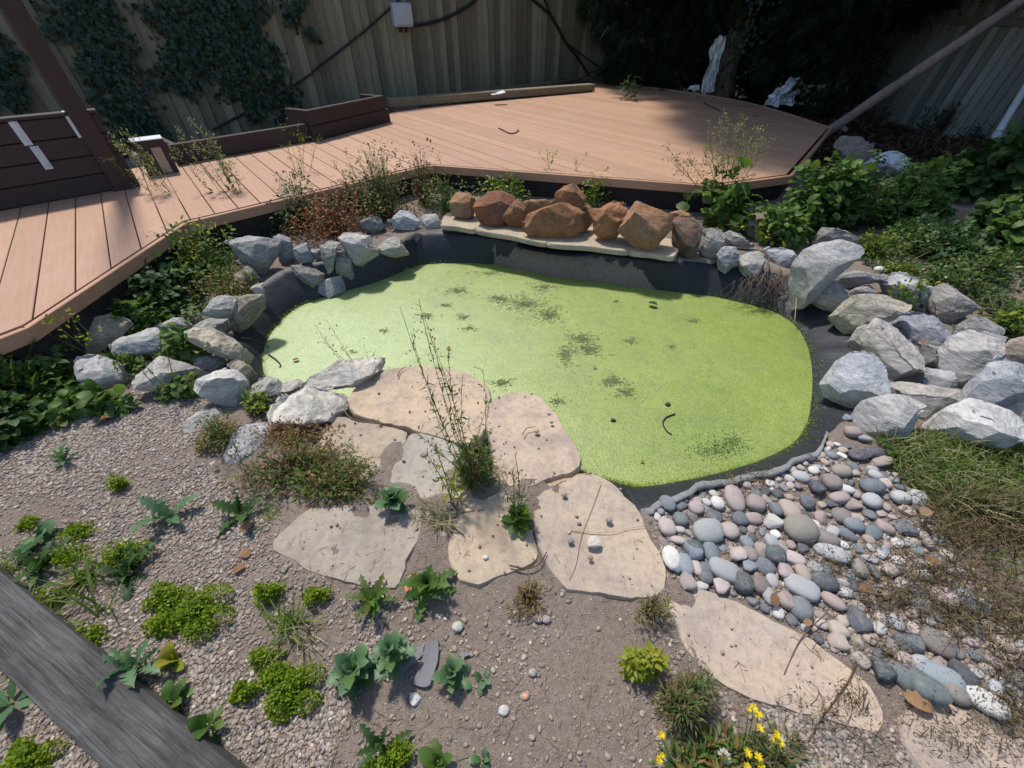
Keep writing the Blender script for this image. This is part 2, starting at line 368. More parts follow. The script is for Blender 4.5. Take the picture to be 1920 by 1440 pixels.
    # fence boards
    for nm, a, b in (('fence_board', (.125, .115, .08), (.26, .24, .175)), ('fence_grey', (.16, .165, .15), (.3, .305, .28))):
        t = NT(nm); co, oi = offset_coord(t, (14, 14, .7)); n1 = t.noise(co, 5, 6, .65, 1.2); tc = t.coord('Object'); n2 = t.noise(tc, 2.2, 5, .6)
        c = t.ramp(n1, [(.3, a), (.7, b)])
        hv = t.n('HueSaturation'); t.l(c, hv.inputs['Color']); t.l(t.math('ADD', t.math('MULTIPLY', oi.outputs['Random'], .75), .6), hv.inputs['Value']); c = hv.outputs[0]
        alg = t.ramp(n2, bw(.45, .7)); c = t.mix(t.math('MULTIPLY', alg, .5), c, (.13, .15, .075))
        kn, _ = offset_coord(t, (3, 3, 1)); k = t.ramp(t.vor(kn, 2.3), [(.03, (.25, .22, .2)), (.09, (1, 1, 1))]); c = t.mix(.8, c, k, 'MULTIPLY')
        t.bump(n1, .35, .004); M[nm] = t.set(c, .85, .2)
    # weathered sleeper
    t = NT('weathered_timber'); co, oi = offset_coord(t, (1.6, 48, 48)); n1 = t.noise(co, 3, 9, .75, .6); tc = t.coord('Object'); n2 = t.noise(tc, 6, 5); n3 = t.noise(co, 14, 4, .7)
    c = t.ramp(n1, [(.28, (.03, .028, .027)), (.45, (.1, .095, .092)), (.72, (.22, .208, .198))])
    c = t.mix(.5, c, t.ramp(n2, [(.35, (.3, .3, .31)), (.6, (1.1, 1.1, 1.1))]), 'MULTIPLY')
    t.bump(t.math('ADD', n1, t.math('MULTIPLY', n3, .4)), .8, .012); M['sleeper'] = t.set(c, .9, .2)
    M['beam'] = simple('beam_wood', (.2, .165, .11), .85, .2, 14, .35, .3, (1, 8, 8))
    M['bark'] = simple('bark', (.13, .1, .08), .95, .1, 18, .5, .9, (1, 1, .3))
    M['pole'] = simple('pole_bark', (.2, .155, .135), .9, .15, 25, .4, .6)
    M['plastic'] = simple('white_plastic', (.55, .58, .61), .35, .5, 6, .12, .1)
    M['box'] = simple('grey_plastic', (.42, .47, .52), .5, .4, 10, .08, .03)
    M['cable'] = simple('cable', (.02, .02, .022), .6, .3)
    M['straw'] = simple('straw', (.45, .34, .2), .8, .2, 30, .3, .1)
    M['twig'] = simple('twig', (.12, .075, .055), .85, .15, 30, .4, .2)
    M['terracotta'] = simple('terracotta', (.5, .2, .1), .85, .2, 30, .2, .2)
    M['slate'] = simple('slate', (.16, .16, .17), .7, .3, 18, .25, .4)
    # leaves
    M['parsley'] = leafmat('parsley_leaf', [(.13, .21, .015), (.2, .29, .02), (.28, .37, .035), (.16, .25, .015)], .4)
    M['kale'] = leafmat('blue_green_leaf', [(.06, .13, .05), (.1, .19, .085), (.14, .24, .12), (.08, .16, .04)], .3, .45, .3)
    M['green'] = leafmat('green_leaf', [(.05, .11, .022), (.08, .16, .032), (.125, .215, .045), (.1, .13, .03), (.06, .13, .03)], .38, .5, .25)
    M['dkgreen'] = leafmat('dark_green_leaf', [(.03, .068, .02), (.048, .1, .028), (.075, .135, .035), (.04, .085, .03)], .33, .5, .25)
    M['lime'] = leafmat('yellow_green_leaf', [(.18, .26, .02), (.28, .33, .03), (.34, .32, .04), (.2, .28, .04)], .4)
    M['red'] = leafmat('red_leaf', [(.24, .045, .035), (.34, .1, .06), (.26, .09, .045), (.38, .15, .08), (.14, .12, .035)], .38)
    M['rust'] = leafmat('rusty_leaf', [(.24, .13, .045), (.16, .14, .04), (.3, .18, .06), (.12, .14, .035), (.22, .1, .05)], .35)
    M['dry'] = leafmat('dry_weed', [(.13, .1, .05), (.2, .155, .08), (.1, .1, .045), (.26, .2, .11), (.09, .085, .04)], .25, .8, .1)
    M['hay'] = leafmat('dry_grass', [(.3, .26, .15), (.4, .35, .22), (.22, .2, .1), (.17, .18, .07)], .25, .8, .1)
    M['grass'] = leafmat('grass_blade', [(.08, .15, .02), (.14, .22, .035), (.2, .26, .06), (.1, .17, .03)], .35)
    M['ivy'] = leafmat('ivy_leaf', [(.014, .036, .022), (.022, .052, .03), (.04, .078, .042), (.017, .042, .026)], .15, .4, .4)
    M['conifer'] = leafmat('conifer_spray', [(.009, .022, .01), (.016, .034, .014), (.026, .046, .018)], .12, .7, .15)
    M['algae'] = leafmat('algae_strand', [(.25, .32, .12), (.32, .38, .18), (.37, .42, .23), (.2, .27, .09)], .2, .7, .2)
    M['deadleaf'] = leafmat('dead_leaf', [(.26, .13, .06), (.34, .21, .11), (.2, .11, .06), (.4, .28, .16)], .3, .7, .2)
    M['yellow'] = leafmat('yellow_petal', [(.75, .6, .02), (.8, .66, .03)], .3)
    M['fluff'] = leafmat('seed_fluff', [(.75, .74, .7), (.85, .84, .8)], .5, .9, .1)
    M['stem_g'] = simple('green_stem', (.13, .17, .05), .7, .2, 40, .3, .05)
    M['stem_r'] = simple('reddish_stem', (.17, .1, .06), .7, .2, 40, .35, .05)
    M['stem_d'] = simple('dry_stem', (.25, .18, .1), .8, .1, 40, .35, .05)
build_materials()
# ------------------------------------------------------------------ terrain and pond
ZW = -.12                                  # duckweed level
ZD = .30                                   # deck top
PO = [  # water edge px, rim px, rim z
 ((497,705),(455,715),-.01),((495,655),(436,650),.0),((518,612),(447,612),.01),((558,577),(485,540),.05),((620,553),(545,500),.08),((700,531),(650,483),.08),
 ((770,503),(752,455),.08),((800,495),(793,434),.085),((880,493),(878,438),.085),((960,500),(960,450),.085),((1050,512),(1050,466),.085),((1140,528),(1140,476),.085),
 ((1230,543),(1240,489),.08),((1330,555),(1345,492),.06),((1400,570),(1420,505),.05),((1452,585),(1490,525),.03),((1492,612),(1560,570),.01),((1515,652),(1605,640),.0),
 ((1523,702),(1625,710),.0),((1521,752),(1600,775),-.02),((1512,795),(1546,815),-.01),((1482,834),(1530,852),.0),((1400,872),(1448,886),.01),((1300,897),(1345,910),.01),
 ((1205,912),(1245,945),.0),((1160,905),(1195,965),-.02),((1110,890),(1140,960),-.03),((1030,850),(1040,920),-.03),((920,815),(920,880),-.03),((780,780),(760,840),-.03),
 ((640,760),(600,800),-.03),((530,735),(490,770),-.02)]
def catmull(P, n):
    P = np.asarray(P, float); K = len(P); out = []
    for i in range(K):
        p0, p1, p2, p3 = P[i-1], P[i], P[(i+1) % K], P[(i+2) % K]
        for t in np.arange(n)/n:
            out.append(.5*((2*p1)+(-p0+p2)*t+(2*p0-5*p1+4*p2-p3)*t*t+(-p0+3*p1-3*p2+p3)*t**3))
    return np.array(out)
WE = catmull([g(a[0], a[1], ZW) for a, b, z in PO], 8)
RM = catmull([g(b[0], b[1], z) for a, b, z in PO], 8)
def inpoly(x, y, P):
    x = np.asarray(x, float); y = np.asarray(y, float); r = np.zeros(x.shape, bool); n = len(P)
    for i in range(n):
        x1, y1 = P[i][:2]; x2, y2 = P[(i+1) % n][:2]
        r ^= ((y1 > y) != (y2 > y)) & (x < (x2-x1)*(y-y1)/(y2-y1+1e-12)+x1)
    return r
def dpoly(x, y, P):
    x = np.asarray(x, float); y = np.asarray(y, float); d = np.full(x.shape, 1e9); n = len(P)
    for i in range(n):
        x1, y1 = P[i][:2]; x2, y2 = P[(i+1) % n][:2]; dx, dy = x2-x1, y2-y1
        t = np.clip(((x-x1)*dx+(y-y1)*dy)/(dx*dx+dy*dy+1e-12), 0, 1)
        d = np.minimum(d, np.hypot(x-x1-t*dx, y-y1-t*dy))
    return d
CT = [(960,1430,0),(300,1400,0),(1700,1400,0),(100,1000,0),(60,700,.0),(300,720,0),(500,900,0),(900,1000,0),(1300,1050,0),(1800,1000,.0),(420,640,.0),(350,500,.03),
      (600,430,.08),(800,400,.09),(1000,400,.1),(1250,440,.09),(1400,440,.08),(1520,470,.05),(1650,640,.0),(1750,780,0),(1900,700,.04),(1800,520,.08),(1700,440,.1),
      (1500,380,.1),(1900,400,.12),(1900,300,.14),(1650,280,.12),(1580,230,.1),(100,450,.0),(700,300,.02),(1300,250,.05),(1200,165,.1),(700,200,.1),(200,300,.05)]
CTP = np.array([g(a, b, z) for a, b, z in CT])
RM2 = RM[::4]
FLAGS = (
      ('smooth tan flagstone overhanging the water behind the tall weed', [(650,748),(690,702),(725,690),(790,686),(860,692),(903,714),(922,745),(915,800),(880,838),(820,822),(720,792),(660,775)], .018, (.45,.36,.285)),
      ('tan rounded flagstone overhanging the water right of the tall weed', [(918,760),(938,743),(968,733),(1006,740),(1045,783),(1078,828),(1090,862),(1078,884),(1030,900),(985,915),(945,905),(925,860),(912,805)], .018, (.45,.365,.3)),
      ('largest flagstone, with a white chalk lump lying on it', [(1003,935),(1055,902),(1112,889),(1155,908),(1192,945),(1212,1000),(1242,1050),(1252,1108),(1225,1128),(1140,1118),(1065,1102),(1022,1052),(1002,992)], .018, (.41,.345,.29)),
      ('rounded tan flagstone left of the largest one', [(872,925),(905,900),(945,905),(988,955),(1000,1000),(1012,1052),(940,1078),(895,1102),(858,1090),(838,1050),(842,1010),(862,970)], .017, (.43,.355,.28)),
      ('dusty grey flagstone at the left with dirt over its edges', [(600,948),(720,942),(795,958),(772,1040),(742,1105),(620,1082),(512,1030),(545,985)], .018, (.34,.3,.262)),
      ('blue grey flagstone with a white scratch left of the tall weed', [(772,812),(850,832),(882,868),(880,918),(832,942),(762,932),(728,902)], .017, (.35,.325,.295)),
      ('tan flagstone with bird lime beside the huge cream rock', [(632,782),(700,790),(762,812),(735,862),(690,912),(632,882),(598,832)], .017, (.4,.335,.265)),
      ('long pinkish flagstone below the cobbles', [(1256,1122),(1312,1104),(1400,1134),(1500,1190),(1580,1240),(1640,1290),(1667,1340),(1650,1372),(1560,1352),(1430,1322),(1330,1262),(1278,1202)], .016, (.41,.345,.3)),
      ('flagstone cut by the bottom right corner of the photo', [(1688,1335),(1760,1314),(1850,1344),(1940,1380),(2000,1450),(1900,1500),(1760,1480),(1700,1400)], .015, (.39,.325,.285)),
      ('narrow wedge of sandstone between the two right flagstones', [(990,922),(1030,905),(1085,888),(1108,886),(1055,902),(1003,934)], .0, (.4,.31,.22)))
SLABPOLY = [np.array([g(a, b, 0)[:2] for a, b in f[1]]) for f in FLAGS]
def hz(x, y):
    x = np.atleast_1d(np.asarray(x, float)); y = np.atleast_1d(np.asarray(y, float)); sh = x.shape
    x = x.ravel(); y = y.ravel()
    num = np.zeros(x.shape); den = np.zeros(x.shape)+1e-6; num += 1e-6*.1
    for p in CTP:
        w = 1/(((x-p[0])**2+(y-p[1])**2)**1.5+.02); num += w*p[2]; den += w
    z = num/den
    z = z+.006*np.sin(x*5.1+1.3*np.sin(y*3.7))*np.cos(y*4.3)+.004*np.sin(x*13+y*7)*np.sin(y*11-x*3)
    for q in SLABPOLY:
        dq = np.where(inpoly(x, y, q), 0, dpoly(x, y, q)); z = z+.011*np.exp(-(dq/.07)**2)*(.75+.5*np.sin(x*31+y*17)*np.sin(y*27-x*13))
    ins = inpoly(x, y, RM2); d = dpoly(x, y, RM2)
    z = np.where(ins, z-.02-.4*np.clip(d/.07, 0, 1), z)
    r = z.reshape(sh)
    return r if r.size > 1 else r[0]
def build_ground():
    xs = np.concatenate([[-200, -60, -25, -14], np.arange(-9, -3.4, .25), np.arange(-3.4, 4.2, .03), np.arange(4.2, 9, .25), [14, 25, 60, 200]])
    ys = np.concatenate([[-200, -60, -20, -8, -4, -2], np.arange(-1, -.1, .15), np.arange(-.1, 4.3, .03), np.arange(4.3, 14, .25), [20, 40, 90, 250]])
    X, Y = np.meshgrid(xs, ys); Z = hz(X, Y)
    nx, ny = len(xs), len(ys); i = np.arange(nx-1)[None]+np.arange(ny-1)[:, None]*nx
    F = np.stack([i, i+1, i+nx+1, i+nx], -1).reshape(-1, 4)
    tag(mk('ground', np.stack([X, Y, Z], -1).reshape(-1, 3), [F], M['soil']), kind='structure')
build_ground()
def build_pond():
    n = len(WE); c = WE.mean(0)
    # water: rings towards the centre so that the sheet can ripple a little
    rings = []; wx = WE+np.concatenate([unit((WE-c)[:, :2]), np.zeros((n, 1))], 1)*.0
    for k in (1., .93, .8, .6, .35, .12):
        r = c+(wx-c)*k; r = r.copy(); r[:, 2] = ZW; rings.append(r)
    V = np.concatenate(rings+[[[c[0], c[1], ZW]]]); F = []
    j = np.arange(n); jn = (j+1) % n
    for k in range(5): F.append(np.stack([k*n+j, k*n+jn, (k+1)*n+jn, (k+1)*n+j], -1))
    tri = np.stack([5*n+j, 5*n+jn, np.full(n, 6*n)], -1)
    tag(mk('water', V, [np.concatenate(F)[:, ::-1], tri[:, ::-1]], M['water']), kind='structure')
    # liner
    root = empty('pond_liner', 'black rubber pond liner with a folded rim around the green water', 'pond liner', (c[0], c[1], 0))
    prof = []
    dirn = RM-WE; dirn[:, 2] = 0; L = np.linalg.norm(dirn, axis=1, keepdims=True); u = dirn/(L+1e-6)
    s = np.arange(n)
    wr = lambda a, b: (np.sin(s*a+b)*.5+np.sin(s*a*2.3+b*2)*.3+np.sin(s*.37*a+1)*.4)
    for k in range(10):
        t = (k-3)/5.
        if k < 3: p = WE-u*.05*(3-k)*np.array([1, 1, 0]); p = p.copy(); p[:, 2] = ZW-.07*(3-k)
        elif k <= 8:
            p = WE+(RM-WE)*t; zz = ZW+(RM[:, 2]-ZW)*(t**.75); p[:, 2] = zz
            amp = .012*math.sin(min(1, t)*math.pi*.9+.1)
            p += u*(wr(1.3, .4)*amp)[:, None]; p[:, 2] += wr(2.1, k*.08)*amp*.6
        else: p = RM+u*.05; p = p.copy(); p[:, 2] = RM[:, 2]-.03
        prof.append(p)
    V = np.concatenate(prof); F = []
    for k in range(9): F.append(np.stack([k*n+j, k*n+jn, (k+1)*n+jn, (k+1)*n+j], -1))
    mk('liner_sheet', V-np.array([c[0], c[1], 0]), [np.concatenate(F)], M['liner'], root)
    # curled underlay edge along the cobbles, from the spout corner to the flagstones
    a, b = 20*8, 25*8
    seg = RM[a:b]; uu = u[a:b]; m = len(seg); q = np.arange(m)
    wob = .012*np.sin(q*.9)+.009*np.sin(q*.37+1)+.006*np.sin(q*2.3)
    prof = []
    for (o, h) in ((-.012, .004), (.0, .01), (.009, .012), (.016, .006), (.013, -.004), (.003, -.008)):
        p = seg+uu*(o+wob*(.4+abs(h)*30))[:, None]; p = p.copy(); p[:, 2] += h+.5*np.abs(wob)*(h > 0)+.01; prof.append(p)
    V = np.concatenate(prof); F = [np.stack([k*m+q[:-1], k*m+q[1:], (k+1)*m+q[1:], (k+1)*m+q[:-1]], -1) for k in range(5)]
    mk('underlay_edge', V-np.array([c[0], c[1], 0]), [np.concatenate(F)], M['underlay'], root)
build_pond()
# ------------------------------------------------------------------ deck
PD = np.array([math.sin(math.radians(-38.8)), math.cos(math.radians(-38.8)), 0])     # along the planks, away from the camera
PN = np.array([math.cos(math.radians(38.8)), math.sin(math.radians(38.8)), 0])       # across the planks, along the fence
fr_px = [(-330,640),(-20,638),(42,614),(345,416),(806,308),(1335,347),(1480,328),(1556,240),(1400,192),(1240,166),(1150,158)]
bk_px = [(-330,400),(0,340),(230,320),(730,212),(1112,156)]
FRW = np.array([g(a, b, ZD) for a, b in fr_px]); BKW = np.array([g(a, b, ZD) for a, b in bk_px])
def build_deck():
    base = np.array([-.5, 4.5, 0.])
    root = empty('timber_deck', 'low pinkish brown board deck wrapping round the back of the pond', 'deck', base)
    fn = FRW@PN; fd = FRW@PD; bn = BKW@PN; bd = BKW@PD
    print('deck', fn, bn)
    o = np.argsort(fn); fn, fd = fn[o], fd[o]; o = np.argsort(bn); bn, bd = bn[o], bd[o]
    w, gap = .150, .006
    k0, k1 = int(math.floor(fn[0]/w)), int(math.ceil(fn[-1]/w))
    for k in range(k0, k1):
        a, b = k*w+gap/2+.02, (k+1)*w-gap/2+.02
        a2, b2 = max(a, fn[0]), min(b, fn[-1])
        if b2-a2 < .01: continue
        ts = sorted({a2, b2, *[v for v in fn if a2 < v < b2]})
        tb = sorted({a2, b2, *[v for v in bn if a2 < v < b2]})
        f = [(t, float(np.interp(t, fn, fd))+.028) for t in ts]; bk = [(t, float(np.interp(t, bn, bd))) for t in tb]
        if bk[0][1]-f[0][1] < .03 and bk[-1][1]-f[-1][1] < .03: continue
        poly = f+bk[::-1]; m = len(poly); ch = .002
        mid = (a+b)/2; hmm = random.uniform(-.0012, .0012)
        def P3(n_, d_, z): return PN*n_+PD*d_+np.array([0, 0, z])
        top = [P3(n_+(ch if n_ < mid else -ch), d_, ZD+hmm) for n_, d_ in poly]
        t2 = [P3(n_, d_, ZD-ch+hmm) for n_, d_ in poly]; bot = [P3(n_, d_, ZD-.024) for n_, d_ in poly]
        V = np.array(top+t2+bot); i = np.arange(m); j = (i+1) % m
        F4 = np.concatenate([np.stack([i, m+i, m+j, j], -1), np.stack([m+i, 2*m+i, 2*m+j, m+j], -1)])
        ct = V.mean(0); R = np.array([PD[:2], PN[:2]])            # local x along the plank
        Vl = V-ct; Vl = np.stack([Vl[:, 0]*PD[0]+Vl[:, 1]*PD[1], -(Vl[:, 0]*PN[0]+Vl[:, 1]*PN[1]), Vl[:, 2]], -1)
        ob = mk('plank', Vl, [F4, np.array([list(range(m))]), np.array([list(range(3*m-1, 2*m-1, -1))])], M['deck'], root, smooth=False)
        ob.location = (ct-base).tolist(); ob.rotation_euler = (0, 0, math.atan2(PD[1], PD[0]))
    up = np.array([0, 0, 1.])
    def edge_boards(pts, th=.028, ht=.033, fascia=True):
        for A, B in zip(pts[:-1], pts[1:]):
            d = unit(B-A); nrm = np.cross(up, d)*-1; L = np.linalg.norm(B-A)/2
            c = (A+B)/2
            V, F = box(c+nrm*(-th/2+.028)-up*(ht-.001), d*(L+.008), nrm*th/2, up*ht, .003)
            mk('edge_trim', V-base, F, M['trim'], root, smooth=False)
            if fascia:
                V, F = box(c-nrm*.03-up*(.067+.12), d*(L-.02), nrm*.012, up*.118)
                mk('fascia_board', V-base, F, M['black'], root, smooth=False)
    edge_boards(FRW[:8])
    # pale bent edging strip along the far right curve
    R = FRW[7:]
    sm = catmull(np.concatenate([R, R[::-1][1:-1]]), 4)[:13]
    edge_boards(sm+np.array([0, 0, .004]), .03, .02, False)
    # post under the near left corner
    p = g(40, 616, ZD); V, F = box((p[0]-.06, p[1]+.03, .115), (.06, .02, 0), (-.02, .06, 0), (0, 0, .12)); mk('support_post', V-base, F, M['black'], root, smooth=False)
build_deck()
# fences
def fence(name, label, A, B, w, h, z0, mat, lean=0., gapw=0., over=True, hvar=.0, post_every=0):
    A = np.array(A, float); B = np.array(B, float); d = unit(B-A); L = np.linalg.norm(B-A); n = int(L/w)
    root = empty(name, label, 'fence', A)
    ang = math.atan2(d[1], d[0])
    meshes = []
    for v in range(5):
        hh = h+hvar*rng.uniform(-1, 1)
        x0, x1 = gapw/2, w-gapw/2+(.014 if over else 0)
        t0, t1 = (.004, .036) if over else (.018, .018)
        wob = [rng.uniform(-.002, .002) for _ in range(4)]
        V = []
        for z in (0, hh*.33, hh*.66, hh):
            k = wob[len(V)//4]
            V += [(x0+k, 0, z), (x0+k, .03, z), (x1+k, .027, z), (x1+k, (t0-t1) if over else 0, z)]
        F = [[0, 1, 2, 3], [15, 14, 13, 12]]
        for r in range(3):
            b = 4*r
            for i in range(4): F.append([b+i, b+4+i, b+4+(i+1) % 4, b+(i+1) % 4])
        o = mk('board', np.array(V), [np.array(F)], mat, None, smooth=False); meshes.append(o.data); bpy.data.objects.remove(o)
    for i in range(n):
        o = bpy.data.objects.new('board', meshes[int(rng.integers(5))]); COL.objects.link(o); o.parent = root
        p = d*(i*w); o.location = (p[0], p[1], z0-A[2]+rng.uniform(-.01, .01))
        o.rotation_euler = (lean, rng.uniform(-.004, .004), ang)
        o.rotation_euler.x += (.06 if over else 0)*0
    for zz in (.35, 1.2):
        c = d*L/2+np.array([-d[1], d[0], 0])*.045; V, F = box((c[0], c[1], z0-A[2]+zz), d*L/2, np.array([-d[1], d[0], 0])*.02, (0, 0, .04)); mk('rail', V, F, mat, root, smooth=False)
    if not over:
        n_ = np.array([-d[1], d[0], 0]); a = np.array([0, 0, 1.])*(h/2-.02)+n_*math.sin(-lean)*h/2; c = d*L/2+n_*(.06-math.sin(lean)*h/2)+np.array([0, 0, z0-A[2]+h/2]); V, F = box(c, d*L/2, n_*.006, a); mk('backing_panel', V, F, M['black'], root, smooth=False)
    return root, d
def build_fences():
    a = g(730, 190, ZD); b = g(1110, 147, ZD); d = unit(b-a); d[2] = 0
    p = g(1615, 205, .12); q = g(1900, 292, .12); d2 = unit(q-p)
    m = np.linalg.solve(np.array([[d[0], -d2[0]], [d[1], -d2[1]]]), (p-a)[:2]); corner = a+d*m[0]
    A = a-d*8.5; B = corner.copy(); A[2] = B[2] = .1
    fence('board_fence', 'tall closeboard timber fence behind the deck, ivy on its left part', A, B, .125, 2.0, .1, M['fence_board'], lean=0, over=True, hvar=.01)
    A2 = corner.copy(); B2 = q+d2*4; A2[2] = B2[2] = .05
    fence('plank_fence', 'grey green plank fence with dark gaps on the right behind the leaning pole', A2, B2, .14, 2.0, .05, M['fence_grey'], lean=-.06, gapw=.02, over=False, hvar=.02)
    return a, d
FA, FD = build_fences()
FN = np.array([FD[1], -FD[0], 0])           # fence normal, towards the pond
def onfence(px, py, off=.03):
    r = ray(px, py); o = np.array([0, 0, CH]); p0 = FA+FN*off
    t = ((p0-o)@FN)/(r@FN); return o+t*r
exec_later = []
# ------------------------------------------------------------------ left deck furniture
def build_deck_furniture():
    up = np.array([0, 0, 1.])
    # dark plank wall at the left edge, with galvanised straps
    A = g(-120, 418, ZD); B = g(264, 348, ZD); d = unit(B-A); nrm = np.array([d[1], -d[0], 0])
    root = empty('plank_wall', 'waist high wall of dark brown planks with four metal straps at the left edge', 'plank wall', (A+B)/2)
    o = (A+B)/2; L = np.linalg.norm(B-A)/2
    ht = .121
    for k in range(4):
        V, F = box((0, 0, .002+ht*(k+.5)), d*(L-.004*k), nrm*.03, up*(ht/2-.002), .004); V = V-nrm*(.03+.002*(k % 2)); mk('plank', V, F, M['plank'], root, smooth=False)
    def strap(px0, py0, px1, py1, w=.022, cap=False):
        def onw(px, py):
            r = ray(px, py); c0 = np.array([0, 0, CH]); t = ((A-c0)@nrm)/(r@nrm); return c0+t*r-o
        a, b = onw(px0, py0), onw(px1, py1); c = (a+b)/2; h = abs(a[2]-b[2])/2
        V, F = box(c+nrm*.004, d*w, nrm*.0025, up*h); parts = [(V, F)]
        V, F = box(c+nrm*.008, d*w*.3, nrm*.004, up*(h-.002)); parts.append((V, F))
        if cap: parts.append(box(c+up*(h+.003)-nrm*.03, d*w, nrm*.036, up*.003))
        mk('metal_strap', *join(parts), M['metal'], root, smooth=False)
    strap(24, 222, 50, 273, cap=True); strap(62, 274, 94, 317); strap(128, 211, 152, 258, cap=True); strap(166, 258, 190, 300)
    V, F = box((0, 0, .003+ht*4+.012), d*L, nrm*.045, up*.011, .003); mk('coping_board', V-nrm*.03, F, M['plank'], root, smooth=False)
    # return wall behind the post
    C = g(262, 335, ZD); D = C+PD*1.1
    # pergola post
    p = g(232, 352, ZD); root = empty('pergola_post', 'square dark brown post standing on the deck at the left', 'post', p)
    V, F = box((0, 0, 1.5), d*.058, nrm*.058, up*1.5, .004); mk('shaft', V, F, M['post'], root, smooth=False)
    V, F = box((0, 0, .012), d*.075, nrm*.075, up*.012, .003); mk('base_trim', V, F, M['post'], root, smooth=False)
    # two stacked dark planks behind
    def lowwall(name, label, pl, pr, nplank, ph=.15, depth=.45, cut=False):
        A = g(*pl, ZD); B = g(*pr, ZD); d = unit(B-A); nrm = np.array([d[1], -d[0], 0]); o = (A+B)/2; L = np.linalg.norm(B-A)/2
        root = empty(name, label, 'planter wall', o)
        for k in range(nplank):
            V, F = box(np.array([0, 0, .002+ph*(k+.5)])-nrm*.03-d*.02*k, d*(L-.02*k), nrm*.03, up*(ph/2-.0025), .004); mk('plank', V, F, M['plank'], root, smooth=False)
        for s in (-1, 1):
            V, F = box(np.array([0, 0, .002+ph*nplank/2])+d*s*(L-.05)-nrm*(.062+depth/2), d*.025, nrm*depth/2, up*(ph*nplank/2-.006), .004); mk('end_plank', V, F, M['plank'], root, smooth=False)
        return root, d, nrm, L
    lowwall('planter_wall', 'low dark planter wall one plank high beside the post', (335, 310), (598, 262), 1, .16)
    lowwall('planter_wall', 'dark planter wall two planks high by the middle of the fence', (592, 266), (733, 228), 2, .14, .3)
    A = g(283, 330, ZD); B = g(334, 322, ZD); d = unit(B-A); nrm = np.array([d[1], -d[0], 0]); o = (A+B)/2
    root = empty('timber_block', 'short dark timber block with a pale sawn end beside the post', 'timber block', o)
    V, F = box((0, 0, .125)-nrm*.08, d*.11, nrm*.08, up*.123, .004); mk('block', V, F, M['plank'], root, smooth=False)
    V, F = box(np.array([0, 0, .1])+d*.03+nrm*.001, d*.035, nrm*.002, up*.095); mk('sawn_end', V, F, M['cut'], root, smooth=False)
    V, F = box((0, 0, .252)-nrm*.08, d*.11, nrm*.08, up*.003); mk('metal_cap', V, F, M['metal'], root, smooth=False)
    # long timber beam by the fence and a second one behind it
    A = g(733, 207, ZD); B = g(1115, 172, ZD)
    def beam(name, label, A, B, hh, ww, mat):
        d = unit(B-A); nrm = np.array([d[1], -d[0], 0]); L = np.linalg.norm(B-A)/2
        V, F = box((0, 0, hh), d*L, nrm*ww, up*hh, .006); o = mk(name, V, F, mat, None, smooth=False); o.location = ((A+B)/2-nrm*ww).tolist(); tag(o, label, 'timber beam'); return o
    beam('timber_beam', 'long weathered timber beam lying along the back of the deck', A+up*.03, B+up*.01, .05, .09, M['beam'])
    n0 = FN
    beam('timber_beam', 'thin timber batten lying behind the long beam against the fence', g(800, 187, ZD), g(1120, 150, ZD), .03, .03, M['beam'])
    for k, (a, b) in enumerate((((1040, 158), (1105, 143)), ((1045, 163), (1112, 149)))):
        beam('timber_offcut', ('dark offcut of wood on the heap in the fence corner, upper', 'dark offcut of wood on the heap in the fence corner, lower')[k], g(*a, ZD), g(*b, ZD)+up*.0, .03, .03, M['bark'])
    o = mk('plastic_scrap', *join([box((0, 0, .004), (.09, .03, .01), (-.02, .05, 0), (0, 0, .003)), box((.05, .03, .012), (.05, .02, .012), (-.02, .03, .01), (0, 0, .003))]), M['plastic'], None, False)
    q = g(933, 176, ZD+.13); o.location = q.tolist(); tag(o, 'pale plastic scrap lying on the long timber beam', 'scrap')
build_deck_furniture()
def build_fence_things():
    up = np.array([0, 0, 1.])
    c = onfence(750, 28, .03); root = empty('junction_box', 'grey plastic junction box mounted on the fence', 'junction box', c)
    V, F = box(FN*.05, FD*.15, FN*.05, up*.13, .012); mk('case', V, F, M['box'], root, False)
    V, F = box(FN*.11+FD*.01, FD*.13, FN*.012, up*.11, .008); mk('lid', V, F, M['box'], root, False)
    for k in (-1, 1):
        V, F = tubes([[(FD*.05*k+up*-.125+FN*.05), (FD*.05*k+up*-.19+FN*.05)]], [[.025, .025]], 8); mk('cable_gland', V, F, M['cable'], root)
    def cable(label, pts, r=.018):
        P = np.array([onfence(a, b, .05) for a, b in pts]); n = len(P); out = []
        for i in range(n-1):
            for t in np.arange(6)/6:
                p0, p1, p2, p3 = P[max(i-1, 0)], P[i], P[i+1], P[min(i+2, n-1)]
                out.append(.5*((2*p1)+(-p0+p2)*t+(2*p0-5*p1+4*p2-p3)*t*t+(-p0+3*p1-3*p2+p3)*t**3))
        out.append(P[-1]); out = np.array(out); m = out.mean(0)
        o = mk('cable', *tubes(out-m, np.full((1, len(out)), r), 6), M['cable']); o.location = m.tolist(); tag(o, label, 'cable')
    cable('black cable running down the fence from the junction box to the low planter', [(752, -4), (735, 12), (690, 53), (640, 93), (598, 125), (570, 148), (500, 190), (400, 243)], .014)
    cable('black cable sagging along the fence to the right of the junction box', [(752, 42), (770, 47), (790, 46), (825, 38), (850, 27), (880, 10), (895, -4)], .022)
    cable('thick black cable dropping to the fence corner', [(995, -4), (1035, 33), (1060, 78), (1085, 110), (1108, 147)], .024)
    cable('second black cable joining the thick one above the corner', [(1020, -6), (1033, 30), (1045, 50)], .02)
    cable('thin black cable drooping behind the conifer by the corner', [(1060, 78), (1085, 98), (1130, 128), (1170, 143)], .014)
build_fence_things()
